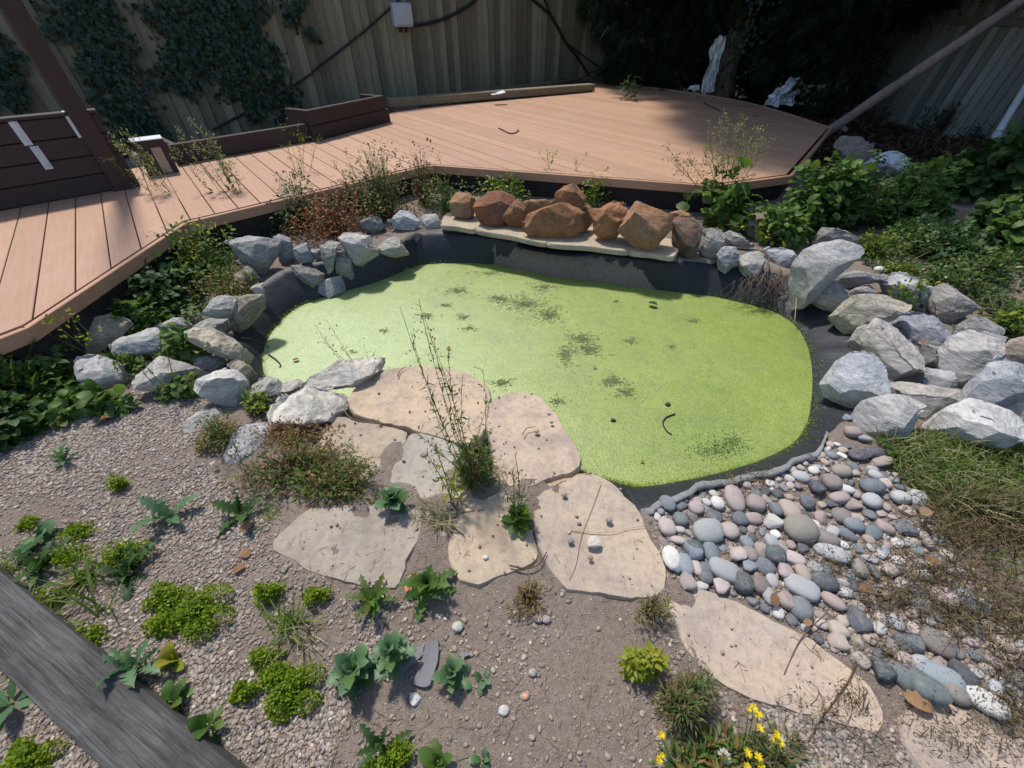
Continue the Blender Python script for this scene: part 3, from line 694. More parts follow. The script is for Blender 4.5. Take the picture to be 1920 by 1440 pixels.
# ------------------------------------------------------------------ rocks
def rockmesh(sil, zbase, depth=.75, seed=0, rough=1., sink=.02, strata=False, top=(.45, .78)):
    """angular stone whose outline from the photograph's side is sil (px); returns centre and mesh"""
    r = random.Random(seed); sil = np.array(sil, float); cpx = (sil.min(0)+sil.max(0))/2; sil = cpx+(sil-cpx)*1.1
    ncut = 11
    vdir = unit(ray(*cpx)); right = unit(np.cross(vdir, [0, 0, 1.])); upv = np.cross(right, vdir)
    zc = zbase+.08
    for it in range(4):
        C = g(cpx[0], cpx[1], zc)
        dist = (C-[0, 0, CH])@vdir
        S2 = []
        for p in sil:
            rr = ray(*p); rr = rr*(dist/(rr@vdir)); q = rr-(C-np.array([0, 0, CH])); S2.append((q@right, q@upv))
        S2 = np.array(S2); ext = S2.max(0)-S2.min(0); dd = depth*min(ext)*.95
        lowz = min((S2[:, 1]*upv[2]).min()+.1*dd*vdir[2], -.42*dd*abs(vdir[2]))
        zc = zbase-sink-lowz*.93
    rr = random.Random(seed+5)
    m = S2.mean(0); pts = []
    for (x, y) in S2: pts.append(right*x+upv*y+vdir*dd*rr.uniform(-.16, .12))
    for sgn, cnt in ((-1, 2), (1, 2)):
        for (x, y) in S2:
            k = rr.uniform(.5, .82); pts.append(right*(m[0]+(x-m[0])*k)+upv*(m[1]+(y-m[1])*k)+vdir*sgn*dd*rr.uniform(.3, .5))
    V, F = hull(pts)
    bm = bmesh.new(); vs = [bm.verts.new(v) for v in V]
    for f in F:
        for q in f: bm.faces.new([vs[i] for i in q])
    size = float(max(ext))
    bmesh.ops.triangulate(bm, faces=bm.faces)
    # chamfer the hull edges so they read as broken stone, then refine
    bmesh.ops.bevel(bm, geom=list(bm.edges)+list(bm.verts), offset=size*.008, segments=1, affect='EDGES', profile=.5, clamp_overlap=True)
    bmesh.ops.triangulate(bm, faces=bm.faces)
    for _ in range(4):
        es = [e for e in bm.edges if e.calc_length() > max(.011, size*.045)]
        if not es: break
        bmesh.ops.subdivide_edges(bm, edges=es, cuts=1); bmesh.ops.triangulate(bm, faces=bm.faces)
    bm.normal_update(); off = Vector((seed*3.1, seed*1.7, seed*.9))
    sv = Vector((r.uniform(-1, 1), r.uniform(-1, 1), 1.2)).normalized()
    co = np.array([v.co[:] for v in bm.verts])
    for _ in range(ncut):                      # flat broken faces
        nn = Vector((r.gauss(0, 1), r.gauss(0, 1), r.gauss(0, 1))).normalized()
        if _ < 4: nn = (nn*.45+Vector((0, 0, 1))).normalized(); f = r.uniform(*top)
        else: nn = (nn*.8-Vector(vdir.tolist())*.7).normalized(); f = r.uniform(.7, .92)
        na = np.array(nn[:]); d = co@na; lim = d.max()*f
        if rough < .5: continue
        co -= np.clip(d-lim, 0, None)[:, None]*na
    for v, p in zip(bm.verts, co): v.co = p
    bm.normal_update()
    for v in bm.verts:
        p = v.co+off
        n1 = mnoise.noise(p*(3.2/size*.6)); n2 = mnoise.turbulence(p*(7/size*.6), 4, False)-.6; n3 = mnoise.noise(p*(30/size*.6))
        a = n1*.022+n2*.022+n3*.008
        if strata: a += .035*math.sin(p.dot(sv)*95+4*mnoise.noise(p*9))*(.5+.5*mnoise.noise(p*6))
        v.co += v.normal*a*size*rough
    bm.verts.index_update(); V = np.array([v.co[:] for v in bm.verts]); F = np.array([[v.index for v in f.verts] for f in bm.faces]); bm.free()
    L = np.stack([V@right, V@upv, V@vdir], -1)          # give the worn stone back its full width and height
    for k in (0, 1):
        a, b = L[:, k].min(), L[:, k].max(); a2, b2 = S2[:, k].min(), S2[:, k].max(); L[:, k] = a2+(L[:, k]-a)*(b2-a2)/(b-a)
    V = L[:, 0:1]*right+L[:, 1:2]*upv+L[:, 2:3]*vdir
    return C, V, [F]
def rock(name, label, cat, sil, zbase, col, mat='rock', group=None, seed=0, **kw):
    C, V, F = rockmesh(sil, zbase, seed=seed, **kw)
    o = mk(name, V, F, M[mat], None, True, sharp=27); o.location = C.tolist(); q = random.Random(seed*7); k = q.uniform(.85, 1.15); w = q.uniform(-.04, .1); o.color = (col[0]*k*(1+w), col[1]*k, col[2]*k*(1-w), 1); tag(o, label, cat, group); return o
GREY, LITE, BLUE, TAN, OLIVE = (.27, .27, .268), (.38, .378, .365), (.22, .228, .242), (.4, .35, .27), (.21, .19, .13)
DK = (.19, .19, .195)
def build_rocks():
    sd = 11
    ZS = .135
    T5 = lambda p: xf(p, 640, 300, 3)
    for lab, p, zb, col, kw in (
      ('orange and grey rock at the left end of the ledge, half hidden by weeds', [(610,215),(650,180),(720,190),(748,230),(740,315),(680,335),(630,315)], ZS, (.24,.17,.11), {}),
      ('smooth maroon rock leaning at the left of the red row', [(750,260),(800,210),(880,178),(960,200),(975,240),(930,310),(880,362),(810,370),(765,330)], ZS, (.2,.085,.055), dict(rough=.6)),
      ('small pointed brown rock between the maroon rock and the wide orange one', [(910,330),(960,290),(1000,222),(1022,250),(1042,320),(1010,392),(960,392)], ZS, (.22,.13,.075), {}),
      ('flat brown rock tucked behind the small pointed one', [(1020,240),(1080,222),(1180,228),(1210,262),(1150,300),(1050,310)], ZS+.03, (.24,.15,.085), {}),
      ('wide orange brown rock in the middle of the ledge with a ridged top', [(1028,350),(1090,282),(1160,238),(1240,250),(1320,300),(1372,350),(1360,388),(1240,434),(1180,422),(1080,434),(1045,402)], ZS, (.27, .145, .075), dict(rough=1.2, depth=.6)),
      ('pitted reddish rock perched on top of the wide orange one', [(1203,230),(1230,170),(1280,138),(1330,155),(1368,210),(1350,262),(1280,278)], ZS+.15, (.26, .13, .07), {}),
      ('narrow brown rock wedged between two large orange rocks', [(1310,290),(1380,250),(1405,300),(1400,400),(1360,412),(1330,360)], ZS, (.2,.12,.075), {}),
      ('layered rust coloured rock tilted on the ledge', [(1400,315),(1420,260),(1460,230),(1520,240),(1600,275),(1632,300),(1600,362),(1530,422),(1480,462),(1430,412)], ZS, (.27, .14, .075), dict(strata=True, depth=.7)),
      ('largest orange boulder at the right of the red row', [(1562,390),(1610,330),(1640,270),(1720,246),(1800,270),(1852,310),(1842,420),(1810,482),(1740,508),(1660,497),(1600,432)], ZS, (.28, .155, .09), dict(rough=.8)),
      ('dark brown squared rock at the right end of the ledge', [(1850,350),(1900,315),(1980,325),(2015,400),(1995,525),(1920,545),(1860,480)], .09, (.11,.085,.07), {}),
      ('tan rock mostly hidden behind the orange boulder', [(1845,290),(1910,280),(1960,310),(1940,350),(1870,370)], ZS+.06, (.3,.2,.12), {})):
        sd += 1; rock('red_rock', lab, 'rock', T5(p), zb, col, 'sandstone', 'red brown rocks along the stone ledge', sd, sink=.012, **kw)
    Z4 = lambda p: xf(p, 400, 380, 4.571)
    grp = 'grey rocks piled at the left of the pond'
    for lab, p, zb, col, kw in (
      ('long flat grey rock jutting over the dark liner recess', [(100,330),(250,308),(480,320),(582,380),(570,440),(440,602),(360,592),(240,500),(170,420)], .06, GREY, {}),
      ('upright blue grey rock next to the flat one over the recess', [(520,290),(620,268),(665,330),(700,440),(712,492),(620,542),(570,500),(590,400)], .05, BLUE, {}),
      ('grey rock standing above the squared dark block', [(703,410),(750,358),(800,380),(862,480),(820,552),(740,542),(708,470)], .06, GREY, {}),
      ('small grey stone in the gap at the top of the left pile', [(838,430),(880,398),(935,410),(958,450),(910,492),(858,482)], .08, GREY, {}),
      ('tall narrow grey rock with a green stained face', [(920,370),(1000,330),(1092,328),(1080,380),(1042,480),(1030,562),(980,602),(948,520),(938,430)], .04, (.27,.275,.25), {}),
      ('large pale veined rock under the red weeds', [(1098,360),(1180,270),(1300,238),(1325,310),(1400,390),(1424,460),(1290,532),(1220,522),(1168,440)], .03, (.36,.36,.35), {}),
      ('wedge shaped grey rock hanging against the liner', [(1050,480),(1100,400),(1150,450),(1198,530),(1198,672),(1130,662),(1058,592)], -.05, GREY, {}),
      ('squared dark grey block above the water', [(688,590),(860,508),(930,530),(962,610),(930,702),(820,757),(758,712)], -.06, (.22,.215,.21), dict(rough=.6)),
      ('mossy grey rock at the waterline of the left pile', [(918,760),(980,640),(1060,628),(1132,690),(1112,772),(990,832),(928,822)], -.13, GREY, {}),
      ('small dark wet stone at the waterline beside a green leaf', [(798,780),(870,748),(908,790),(870,838),(818,832)], -.14, DK, {}),
      ('pointed grey rock resting on the liner wall', [(1408,335),(1500,322),(1560,298),(1622,360),(1668,432),(1510,472),(1428,442)], .03, (.33,.335,.31), {}),
      ('pale grey rock among weeds left of the ledge', [(1498,130),(1600,63),(1720,78),(1768,170),(1720,242),(1620,238),(1540,180)], .09, (.4,.4,.4), {}),
      ('square pale stone against the left end of the ledge', [(1783,120),(1830,103),(1925,110),(1932,237),(1820,257)], .07, (.37,.38,.36), {}),
      ('dull grey rock lost in red weeds below the deck', [(1260,190),(1330,130),(1440,150),(1470,230),(1380,260),(1290,250)], .09, (.2,.2,.19), {}),
      ('mossy olive rock behind the pale heart shaped stone', [(150,602),(300,548),(350,590),(418,680),(330,742),(220,692)], .04, OLIVE, {}),
      ('small pale rock at the recess edge above the olive boulder', [(328,742),(430,688),(453,750),(440,842),(370,802)], .03, (.32,.32,.29), {}),
      ('tall olive boulder leaning over the liner at the left', [(200,900),(250,788),(330,778),(448,850),(442,940),(330,1052),(250,1102),(168,1092),(190,980)], .0, (.22,.2,.14), dict(rough=.7))):
        sd += 1; rock('grey_rock', lab, 'rock', Z4(p), zb, col, 'rock', grp, sd, **kw)
    Z8 = lambda p: xf(p, 80, 520, 4)
    for lab, p, zb, col, kw in (
      ('pinkish tan rock by the near corner of the deck', [(228,390),(420,300),(540,278),(610,320),(702,400),(640,432),(500,522),(390,582),(238,492)], .03, (.42,.34,.27), {}),
      ('flat pale rock with weeds in front, right of the tan one', [(508,520),(630,440),(780,393),(920,410),(1002,460),(970,562),(800,582),(560,592)], .02, LITE, dict(depth=.9)),
      ('small whitish stone behind the flat pale rock', [(830,390),(920,328),(1060,308),(1132,370),(1080,412),(950,442)], .02, LITE, {}),
      ('little flat brown stone below the heart shaped stone', [(1095,330),(1150,298),(1205,298),(1232,330),(1180,358),(1120,360)], .01, (.25,.21,.16), {}),
      ('pale heart shaped stone perched beside the olive boulder', [(1208,260),(1290,170),(1390,123),(1448,170),(1442,290),(1380,302),(1220,282)], .1, (.4,.42,.42), {}),
      ('grey block supporting the heart shaped stone', [(1140,390),(1255,308),(1390,308),(1397,430),(1330,442),(1250,402)], .0, (.3,.3,.28), {}),
      ('rough yellowish rock with a hollow face by the liner', [(1068,430),(1160,378),(1290,388),(1440,490),(1548,560),(1542,642),(1420,612),(1270,572),(1150,522)], .0, (.36,.34,.27), dict(rough=1.5)),
      ('lilac grey stone below the tan rock, partly buried', [(108,620),(220,518),(335,570),(262,622),(180,652)], .0, (.34,.33,.35), {}),
      ('big white rock with a broken face above the gravel', [(248,640),(340,573),(470,600),(600,670),(662,790),(570,862),(400,842),(262,752)], -.01, (.5,.51,.52), {}),
      ('long pale slab of rock with stems lying over it', [(653,740),(720,668),(980,658),(1120,710),(1250,740),(1282,760),(1100,832),(860,862),(700,832)], -.01, (.47,.46,.44), dict(depth=.9)),
      ('greyish stone in the weeds between the rough and long rocks', [(1128,600),(1290,568),(1382,640),(1260,722),(1160,692)], .0, (.33,.33,.34), {}),
      ('mottled grey rock overlapping the liner edge', [(1378,650),(1460,618),(1560,680),(1622,760),(1560,812),(1480,752)], -.01, (.27,.25,.21), {}),
      ('cream rock beside the little grey boulder', [(1178,890),(1240,780),(1320,700),(1400,678),(1480,760),(1562,830),(1562,960),(1460,992),(1330,942)], -.02, (.5,.48,.43), {}),
      ('little grey boulder next to the tan flagstone and water', [(1530,870),(1640,758),(1700,758),(1800,820),(1817,880),(1740,902),(1640,962),(1570,932)], -.01, (.33,.325,.3), dict(rough=1.3)),
      ('half buried whitish stone in weeds at the gravel edge', [(1078,1110),(1150,1018),(1330,998),(1422,1090),(1300,1202),(1120,1282)], -.05, (.42,.42,.41), {}),
      ('rounded grey boulder with dandelion clocks in front of it', [(1338,1330),(1420,1230),(1540,1108),(1680,1108),(1762,1170),(1740,1262),(1560,1402),(1360,1442)], -.04, (.34,.35,.37), dict(rough=.8))):
        sd += 1; rock('grey_rock', lab, 'rock', Z8(p), zb, col, 'rock', grp, sd, **kw)
    Z9 = lambda p: xf(p, 480, 640, 4)
    for lab, p, zb, col, kw in (
      ('huge cream rock with a dark undercut side at the flagstones', [(58,500),(140,428),(350,350),(620,348),(652,400),(640,500),(500,652),(360,652),(150,602)], -.02, (.58, .55, .48), dict(rough=1.1, top=(.25, .45))),
      ('long pale rock reaching over the water above the flagstones', [(338,330),(480,228),(640,168),(760,108),(930,118),(962,160),(930,212),(830,232),(740,322),(620,372),(400,372)], .02, (.58, .56, .51), dict(depth=1., top=(.25, .45))),
      ('small cream stone at the left end of the long pale rock', [(190,320),(340,288),(352,350),(250,402),(168,402)], .0, (.5,.46,.4), {})):
        sd += 1; rock('grey_rock', lab, 'rock', Z9(p), zb, col, 'rock', grp, sd, **kw)
    def Z6(p):
        q = np.array(xf(p, 1280, 360, 3)); c = (q.min(0)+q.max(0))/2; return c+(q-c)*(1.12 if c[1] > 520 else 1.04)
    grp = 'grey rocks piled at the right of the pond'
    for lab, p, zb, col, kw in (
      ('longest grey rock, lying tilted over the right rim of the pond', [(583,510),(640,420),(730,310),(870,283),(970,310),(987,370),(900,422),(790,512),(720,592),(670,642),(610,612)], .0, (.31,.315,.325), dict(rough=.7)),
      ('grey rock behind the longest one, under the bush', [(743,270),(800,213),(860,201),(940,245),(967,290),(870,310),(760,302)], .08, GREY, {}),
      ('grey stone right of the dark squared rock', [(78,330),(130,230),(200,213),(234,290),(217,352),(140,382)], .07, GREY, {}),
      ('flat brownish stone lying between grey stones by the bush', [(233,240),(320,233),(390,260),(402,295),(330,317),(260,282)], .1, (.27,.25,.22), {}),
      ('pale grey stone half under the broad leaved plant', [(328,215),(390,158),(442,180),(442,242),(395,255)], .1, GREY, {}),
      ('left one of three stones hanging over the back right liner', [(188,380),(230,333),(312,318),(302,400),(240,452),(203,432)], .04, (.33,.33,.34), {}),
      ('round grey stone, middle of three over the back right liner', [(303,390),(350,333),(420,338),(452,390),(437,452),(390,477),(330,442)], .03, GREY, {}),
      ('pale grey stone with roots below it near the longest rock', [(468,400),(473,308),(560,318),(642,350),(647,402),(560,447),(490,432)], .03, (.35,.36,.37), {}),
      ('flat grey stone behind the right pile', [(860,490),(920,453),(1020,448),(1142,475),(1112,512),(1000,532),(900,547)], .04, GREY, {}),
      ('thin grey stone beside the blue cobble', [(928,580),(1050,533),(1072,560),(1062,592),(980,612)], .03, GREY, {}),
      ('grey rock with a brown edge between the longest rock and the tan one', [(708,620),(760,538),(860,523),(920,570),(982,620),(940,672),(870,687),(780,652)], -.01, (.34,.33,.33), {}),
      ('wide flat grey rock at the back of the right pile', [(1098,540),(1140,498),(1330,498),(1390,570),(1397,620),(1350,677),(1230,652),(1158,612)], .02, (.36,.36,.365), {}),
      ('grey rock beside the green plant at the right edge of the pile', [(1393,640),(1420,568),(1480,523),(1600,570),(1652,650),(1560,682),(1470,737),(1408,702)], .02, GREY, {}),
      ('tan diamond shaped rock on the right liner', [(848,720),(1020,603),(1150,608),(1242,675),(1150,752),(1050,762),(950,797)], -.01, (.36,.33,.27), dict(depth=.8)),
      ('broad blue grey rock behind the big central one', [(1138,775),(1270,668),(1350,690),(1522,790),(1522,842),(1420,882),(1320,862),(1200,800)], .0, (.27,.285,.32), {}),
      ('big pale rock in the centre of the right pile', [(1005,850),(1060,788),(1200,778),(1300,840),(1347,960),(1310,1032),(1190,1062),(1110,982),(1040,902)], -.01, (.4,.395,.39), {}),
      ('grey rock at the liner, left of the central one', [(928,850),(990,768),(1065,758),(1060,800),(1020,850),(1035,912),(980,902)], -.02, (.3,.3,.29), {}),
      ('whitish stone filling the gap right of the central rock', [(1318,880),(1440,878),(1452,940),(1420,1002),(1340,1002)], -.01, LITE, {}),
      ('pale hexagonal rock with a brown top corner on the right', [(1418,940),(1530,848),(1680,798),(1782,870),(1752,932),(1700,1022),(1570,1092),(1478,1022)], .01, (.42,.42,.425), {}),
      ('grey rock in the weeds behind the hexagonal one', [(1518,775),(1720,728),(1782,780),(1762,832),(1680,835),(1560,832)], .03, GREY, {}),
      ('small grey stone in front of the hexagonal rock', [(1308,1070),(1390,1003),(1480,1008),(1532,1090),(1480,1112),(1340,1107)], -.02, (.35,.36,.37), {}),
      ('rounded pale boulder nearest to the water on the right', [(803,1090),(860,998),(1000,928),(1080,948),(1127,1030),(1132,1180),(1000,1227),(920,1192),(830,1142)], -.03, (.4,.4,.4), dict(rough=.7)),
      ('beige layered rock right of the rounded boulder', [(1143,1130),(1190,1068),(1310,1088),(1480,1108),(1532,1170),(1490,1272),(1400,1322),(1310,1232),(1158,1192)], -.01, (.37,.35,.32), {}),
      ('pale block at the grass in front of the right pile', [(973,1260),(1010,1218),(1250,1168),(1322,1230),(1312,1290),(1210,1372),(1080,1387),(990,1352)], -.02, (.42,.42,.42), {}),
      ('bluish slab of rock at the right edge of the photo', [(1558,1160),(1620,1088),(1770,938),(1900,988),(1980,1080),(1940,1152),(1780,1202),(1700,1207),(1570,1192)], .0, (.31,.32,.34), {}),
      ('pale rock cut by the right edge of the photo', [(1758,1220),(1800,1163),(1960,1138),(2050,1220),(2000,1302),(1850,1312),(1780,1272)], .0, (.42,.42,.42), {}),
      ('flat whitish slab behind the grass at lower right', [(1338,1350),(1480,1263),(1640,1208),(1740,1208),(1830,1310),(1902,1392),(1760,1432),(1450,1392)], -.03, (.46,.45,.44), dict(depth=.9)),
      ('brown stained rock at the right edge above the bluish slab', [(1735,945),(1830,868),(1960,828),(2040,900),(1990,972),(1850,975)], .03, (.33,.27,.22), {})):
        sd += 1; rock('grey_rock', lab, 'rock', Z6(p), zb, col, 'rock', grp, sd, **kw)
build_rocks()
# ------------------------------------------------------------------ flat stones
def slab(name, label, cat, px, ztop, th, col, group, seed, rough=.009, jit=.022, mat='flagstone'):
    P = np.array([g(a, b, ztop) for a, b in px]); n = len(P); r = np.random.default_rng(seed)
    Q = []                                        # outline, broken into short ragged steps
    for i in range(n):
        p0, p1, p2, p3 = P[i-1], P[i], P[(i+1) % n], P[(i+2) % n]
        m = max(2, int(np.linalg.norm(p2-p1)/.022))
        for t in np.arange(m)/m:
            a = .5*((2*p1)+(-p0+p2)*t+(2*p0-5*p1+4*p2-p3)*t*t+(-p0+3*p1-3*p2+p3)*t**3); b = p1+(p2-p1)*t
            Q.append(a*.6+b*.4)
    Q = np.array(Q); c = Q.mean(0); k = len(Q); d = unit(Q-c)
    wob = np.interp(np.arange(k), np.arange(0, k+4, 4), r.uniform(-1, 1, len(np.arange(0, k+4, 4))))*jit*.5+r.uniform(-1, 1, k)*jit*.15
    Q = Q+d*wob[:, None]
    rings = [Q-c+np.array([0, 0, -th]), (Q-c)*np.array([1.006, 1.006, 1])+np.array([0, 0, -th*.45]), (Q-c)*np.array([.992, .992, 1])-np.array([0, 0, .006])]
    for f in (.975, .93, .82, .65, .45, .22): rings.append((Q-c)*f)
    V = np.concatenate(rings+[[[0, 0, 0]]])
    for i in range(len(V)):
        p = Vector(V[i]+c)
        h = mnoise.noise(p*6)*.5+mnoise.noise(p*17)*.35+mnoise.noise(p*45)*.25
        if V[i][2] > -.01: V[i][2] += h*rough
        elif V[i][2] > -th*.9: V[i][:2] *= 1+.02*mnoise.noise(p*25)
    F = []; j = np.arange(k); jn = (j+1) % k; R = len(rings)
    for q in range(R-1): F.append(np.stack([q*k+j, q*k+jn, (q+1)*k+jn, (q+1)*k+j], -1))
    tri = np.stack([(R-1)*k+j, (R-1)*k+jn, np.full(k, R*k)], -1)
    o = mk(name, V, [np.concatenate(F), tri], M[mat], None, True, sharp=42); o.location = c.tolist(); o.color = (col[0]*1.03, col[1]*.99, col[2]*.92, 1); tag(o, label, cat, group); return o
SLABS = []
def build_slabs():
    grp = 'sandstone flagstones in front of the pond'
    for i, (lab, px, zt, col) in enumerate(FLAGS):
        slab('flagstone', lab, 'flagstone', px, zt, .05, col, grp, 40+i); SLABS.append(np.array([g(a, b, zt) for a, b in px]))
    zs = .135; grp = 'paving slabs of the ledge under the red rocks'
    f0 = [(826,421),(891,430),(1026,455),(1180,470),(1264,481)]; b0 = [(838,397),(905,403),(1040,418),(1190,438),(1275,452)]
    for i, lab in enumerate(('short pale ledge slab at the left end under the orange grey rock', 'pale ledge slab under the maroon rock', 'pale ledge slab under the wide orange rock', 'pale ledge slab under the orange boulder at the right end')):
        a, b = f0[i], f0[i+1]; c, d = b0[i+1], b0[i]
        px = [(a[0]+.6, a[1]), ((a[0]+b[0])/2, (a[1]+b[1])/2), (b[0]-.6, b[1]), (c[0]-1, c[1]), (d[0]+1, d[1])]
        slab('ledge_slab', lab, 'paving slab', px, zs, .032, (.4, .345, .265), grp, 70+i, .003, .003)
build_slabs()
def build_sleeper():
    z = .075
    A, B = g(0, 1073, z), g(443, 1440, z); C, D = g(67, 1323, z), g(173, 1440, z)
    d = unit(B-A); n = np.array([d[1], -d[0], 0]); w = abs((C-A)@n)
    a0 = (A-d*.5); L = np.linalg.norm(B-A)/2+.5
    c = a0+d*L+n*w/2; nx, ny = 60, 14; V = []
    for i in range(nx+1):
        for j in range(ny):
            s = j/(ny-1)-.5; x = (i/nx-.5)*2*L; y = s*w
            zz = -.008*(abs(s)*2)**6+.004*mnoise.noise(Vector((x*1.5, y*60, 3)))+.003*mnoise.noise(Vector((x*4, y*20, 9)))
            V.append((x, -y, zz))
    nb = len(V)
    for i in range(nx+1):
        x = (i/nx-.5)*2*L; V += [(x, w/2+.002, -.14), (x, -w/2-.002, -.14)]
    F = []
    for i in range(nx):
        for j in range(ny-1): F.append([i*ny+j, (i+1)*ny+j, (i+1)*ny+j+1, i*ny+j+1][::-1])
        F.append([i*ny, nb+2*i, nb+2*i+2, (i+1)*ny][::-1][::-1]); F.append([i*ny+ny-1, (i+1)*ny+ny-1, nb+2*i+3, nb+2*i+1])
    o = mk('timber_sleeper', np.array(V), [np.array(F)], M['sleeper'], None, True, sharp=50); o.location = c.tolist(); o.rotation_euler = (0, 0, math.atan2(d[1], d[0]))
    tag(o, 'weathered grey timber sleeper crossing the bottom left corner', 'timber sleeper'); return a0[:2], d[:2], n[:2], w
SLP = build_sleeper()
# ------------------------------------------------------------------ plants
VAX = np.array([0, cP, -sP])
def sc(p): return float((np.asarray(p)-[0, 0, CH])@VAX)/FPX
def atY(px, py, Y):
    r = ray(px, py); t = Y/r[1]; return np.array([0, 0, CH])+t*r
def bezier(A, B, C, m=6):
    t = np.linspace(0, 1, m)[None, :, None]; A, B, C = A[:, None], B[:, None], C[:, None]
    return (1-t)**2*A+2*t*(1-t)*B+t*t*C
def place(root_p, V): return V-np.asarray(root_p)
def dome(n, rx, ry, h, lo=.35, power=.5):
    a = rnd(n, 0, 2*math.pi); u = rnd(n, 0, 1); el = np.arcsin(u**.8); r = lo+(1-lo)*rnd(n, 0, 1)**power
    out = np.stack([np.cos(a)*np.cos(el), np.sin(a)*np.cos(el), np.sin(el)], -1)
    return out*r[:, None]*np.array([rx, ry, h]), out
def bush(name, label, cat, px, py, wpx, hpx, n, tpl, size, mat, stem='stem_g', group=None, lo=.35, dpt=.8, z=None, droop=.35, lumps=5, mats2=None, stems=.12, up=.6, stemr=.0022, slope=0., lob=.52):
    p = ongrid(px, py) if z is None else g(px, py, z)
    s = sc(p); rx = wpx*s/2; ry = rx*dpt; h = max(hpx*s*1.15-ry*.25, hpx*s*.5)
    root = empty(name, label, cat, p, group)
    # a few overlapping lobes make an uneven outline
    cs = [(0., 0., 1.)]+[(rng.uniform(-.68, .68), rng.uniform(-.6, .6), rng.uniform(.4, 1.05)) for _ in range(lumps)]
    Ps, Os = [], []
    for cx, cy, k in cs:
        q, o = dome(max(3, n//len(cs)), rx*lob, ry*lob, h*k, lo); q += np.array([cx*rx, cy*ry, 0]); Ps.append(q); Os.append(o)
    P = np.concatenate(Ps); O = np.concatenate(Os); m = len(P)
    P[:, 2] += -slope*P[:, 1]
    A = unit(O*np.array([1, 1, .25])+rng.normal(0, .45, (m, 3))+np.array([0, 0, -droop+.3])); N = unit(O*.7+np.array([0, 0, up])+rng.normal(0, .35, (m, 3)))
    S_ = size*rng.uniform(.55, 1.25, m)
    if size >= .05 and tpl in (BROAD, COMP):          # leaves large enough to tell apart: the outermost ones are objects
        od = np.argsort(-(P@np.array([0, -.75, 1.])))[:min(110, int(m*.7))]; one = np.zeros(m, bool); one[od] = True
        leaf_objects('leaf', tpl, P[one], A[one], N[one], S_[one], M[mat], root); Pk, Ak = P, A
        P, A, N, S_ = P[~one], A[~one], N[~one], S_[~one]; m = len(P)
    else: Pk, Ak = P, A
    k = int(m*stems)
    if mats2:
        sel = rng.random(m) < mats2[1]
        mk('foliage', *inst(tpl, P[~sel], A[~sel], N[~sel], S_[~sel]), M[mat], root)
        if sel.any(): mk('foliage', *inst(mats2[2] if len(mats2) > 2 else tpl, P[sel], A[sel], N[sel], S_[sel]*(mats2[3] if len(mats2) > 3 else 1)), M[mats2[0]], root)
    else: mk('foliage', *inst(tpl, P, A, N, S_), M[mat], root)
    if k:
        k = min(k, len(Pk)); e = Pk[:k]+Ak[:k]*size*.1; b = e*np.array([.25, .25, 0]); b[:, 2] = -.02; c = (b+e)/2+np.array([0, 0, 1])*np.abs(e[:, 2:3])*.25
        pt = bezier(b, c, e, 5); mk('stem', *tubes(pt, np.linspace(stemr, stemr*.45, 5)[None].repeat(k, 0), 3), M[stem], root)
    return root
def rosette(name, label, cat, px, py, n, size, tpl, mat, el=(.2, 1.0), group=None, z=None, width=None, stem='stem_g', stalk=.0):
    p = ongrid(px, py) if z is None else g(px, py, z); root = empty(name, label, cat, p, group)
    a = np.arange(n)*2.4+rng.uniform(0, 6); e = np.linspace(el[0], el[1], n)+rng.normal(0, .25, n); a = a+rng.normal(0, .3, n)
    A = np.stack([np.cos(a)*np.cos(e), np.sin(a)*np.cos(e), np.sin(e)], -1); N = np.stack([-np.cos(a)*np.sin(e), -np.sin(a)*np.sin(e), np.cos(e)], -1)+rng.normal(0, .22, (n, 3))
    st = stalk*np.linspace(0, 1, n); P = A*.008+np.stack([0*st, 0*st, st], -1)
    leaf_objects('leaf', tpl, P, A, N, size*rng.uniform(.45, 1.15, n), M[mat], root, width or 1.)
    k = np.array([[0, 0, -.015], [0, 0, stalk*.5+.004], [0, 0, stalk+.012]]); mk('stem', *tubes(k, np.array([[.004, .0035, .002]]), 4), M[stem], root)
    return root
def tuft(name, label, px, py, n, length, mat='grass', spread=.8, group=None, w=1., z=None, r0=.02, bend=1.):
    p = ongrid(px, py) if z is None else g(px, py, z); root = empty(name, label, 'grass tuft', p, group)
    a = rnd(n, 0, 2*math.pi); e = np.clip(rng.normal(1.0-spread*.5, .35, n), .1, 1.5)
    A = np.stack([np.cos(a)*np.cos(e), np.sin(a)*np.cos(e), np.sin(e)], -1); N = np.stack([-np.cos(a)*np.sin(e), -np.sin(a)*np.sin(e), np.cos(e)], -1)+rng.normal(0, .3, (n, 3))
    P = np.stack([rng.normal(0, r0, n), rng.normal(0, r0, n), np.full(n, -.005)], -1)
    tp = ([(v[0], v[1], v[2]*bend) for v in BLADE[0]], BLADE[1])
    mk('blades', *inst(tp, P, A, N, length*rng.uniform(.5, 1.15, n), np.full(n, w)), M[mat], root); return root
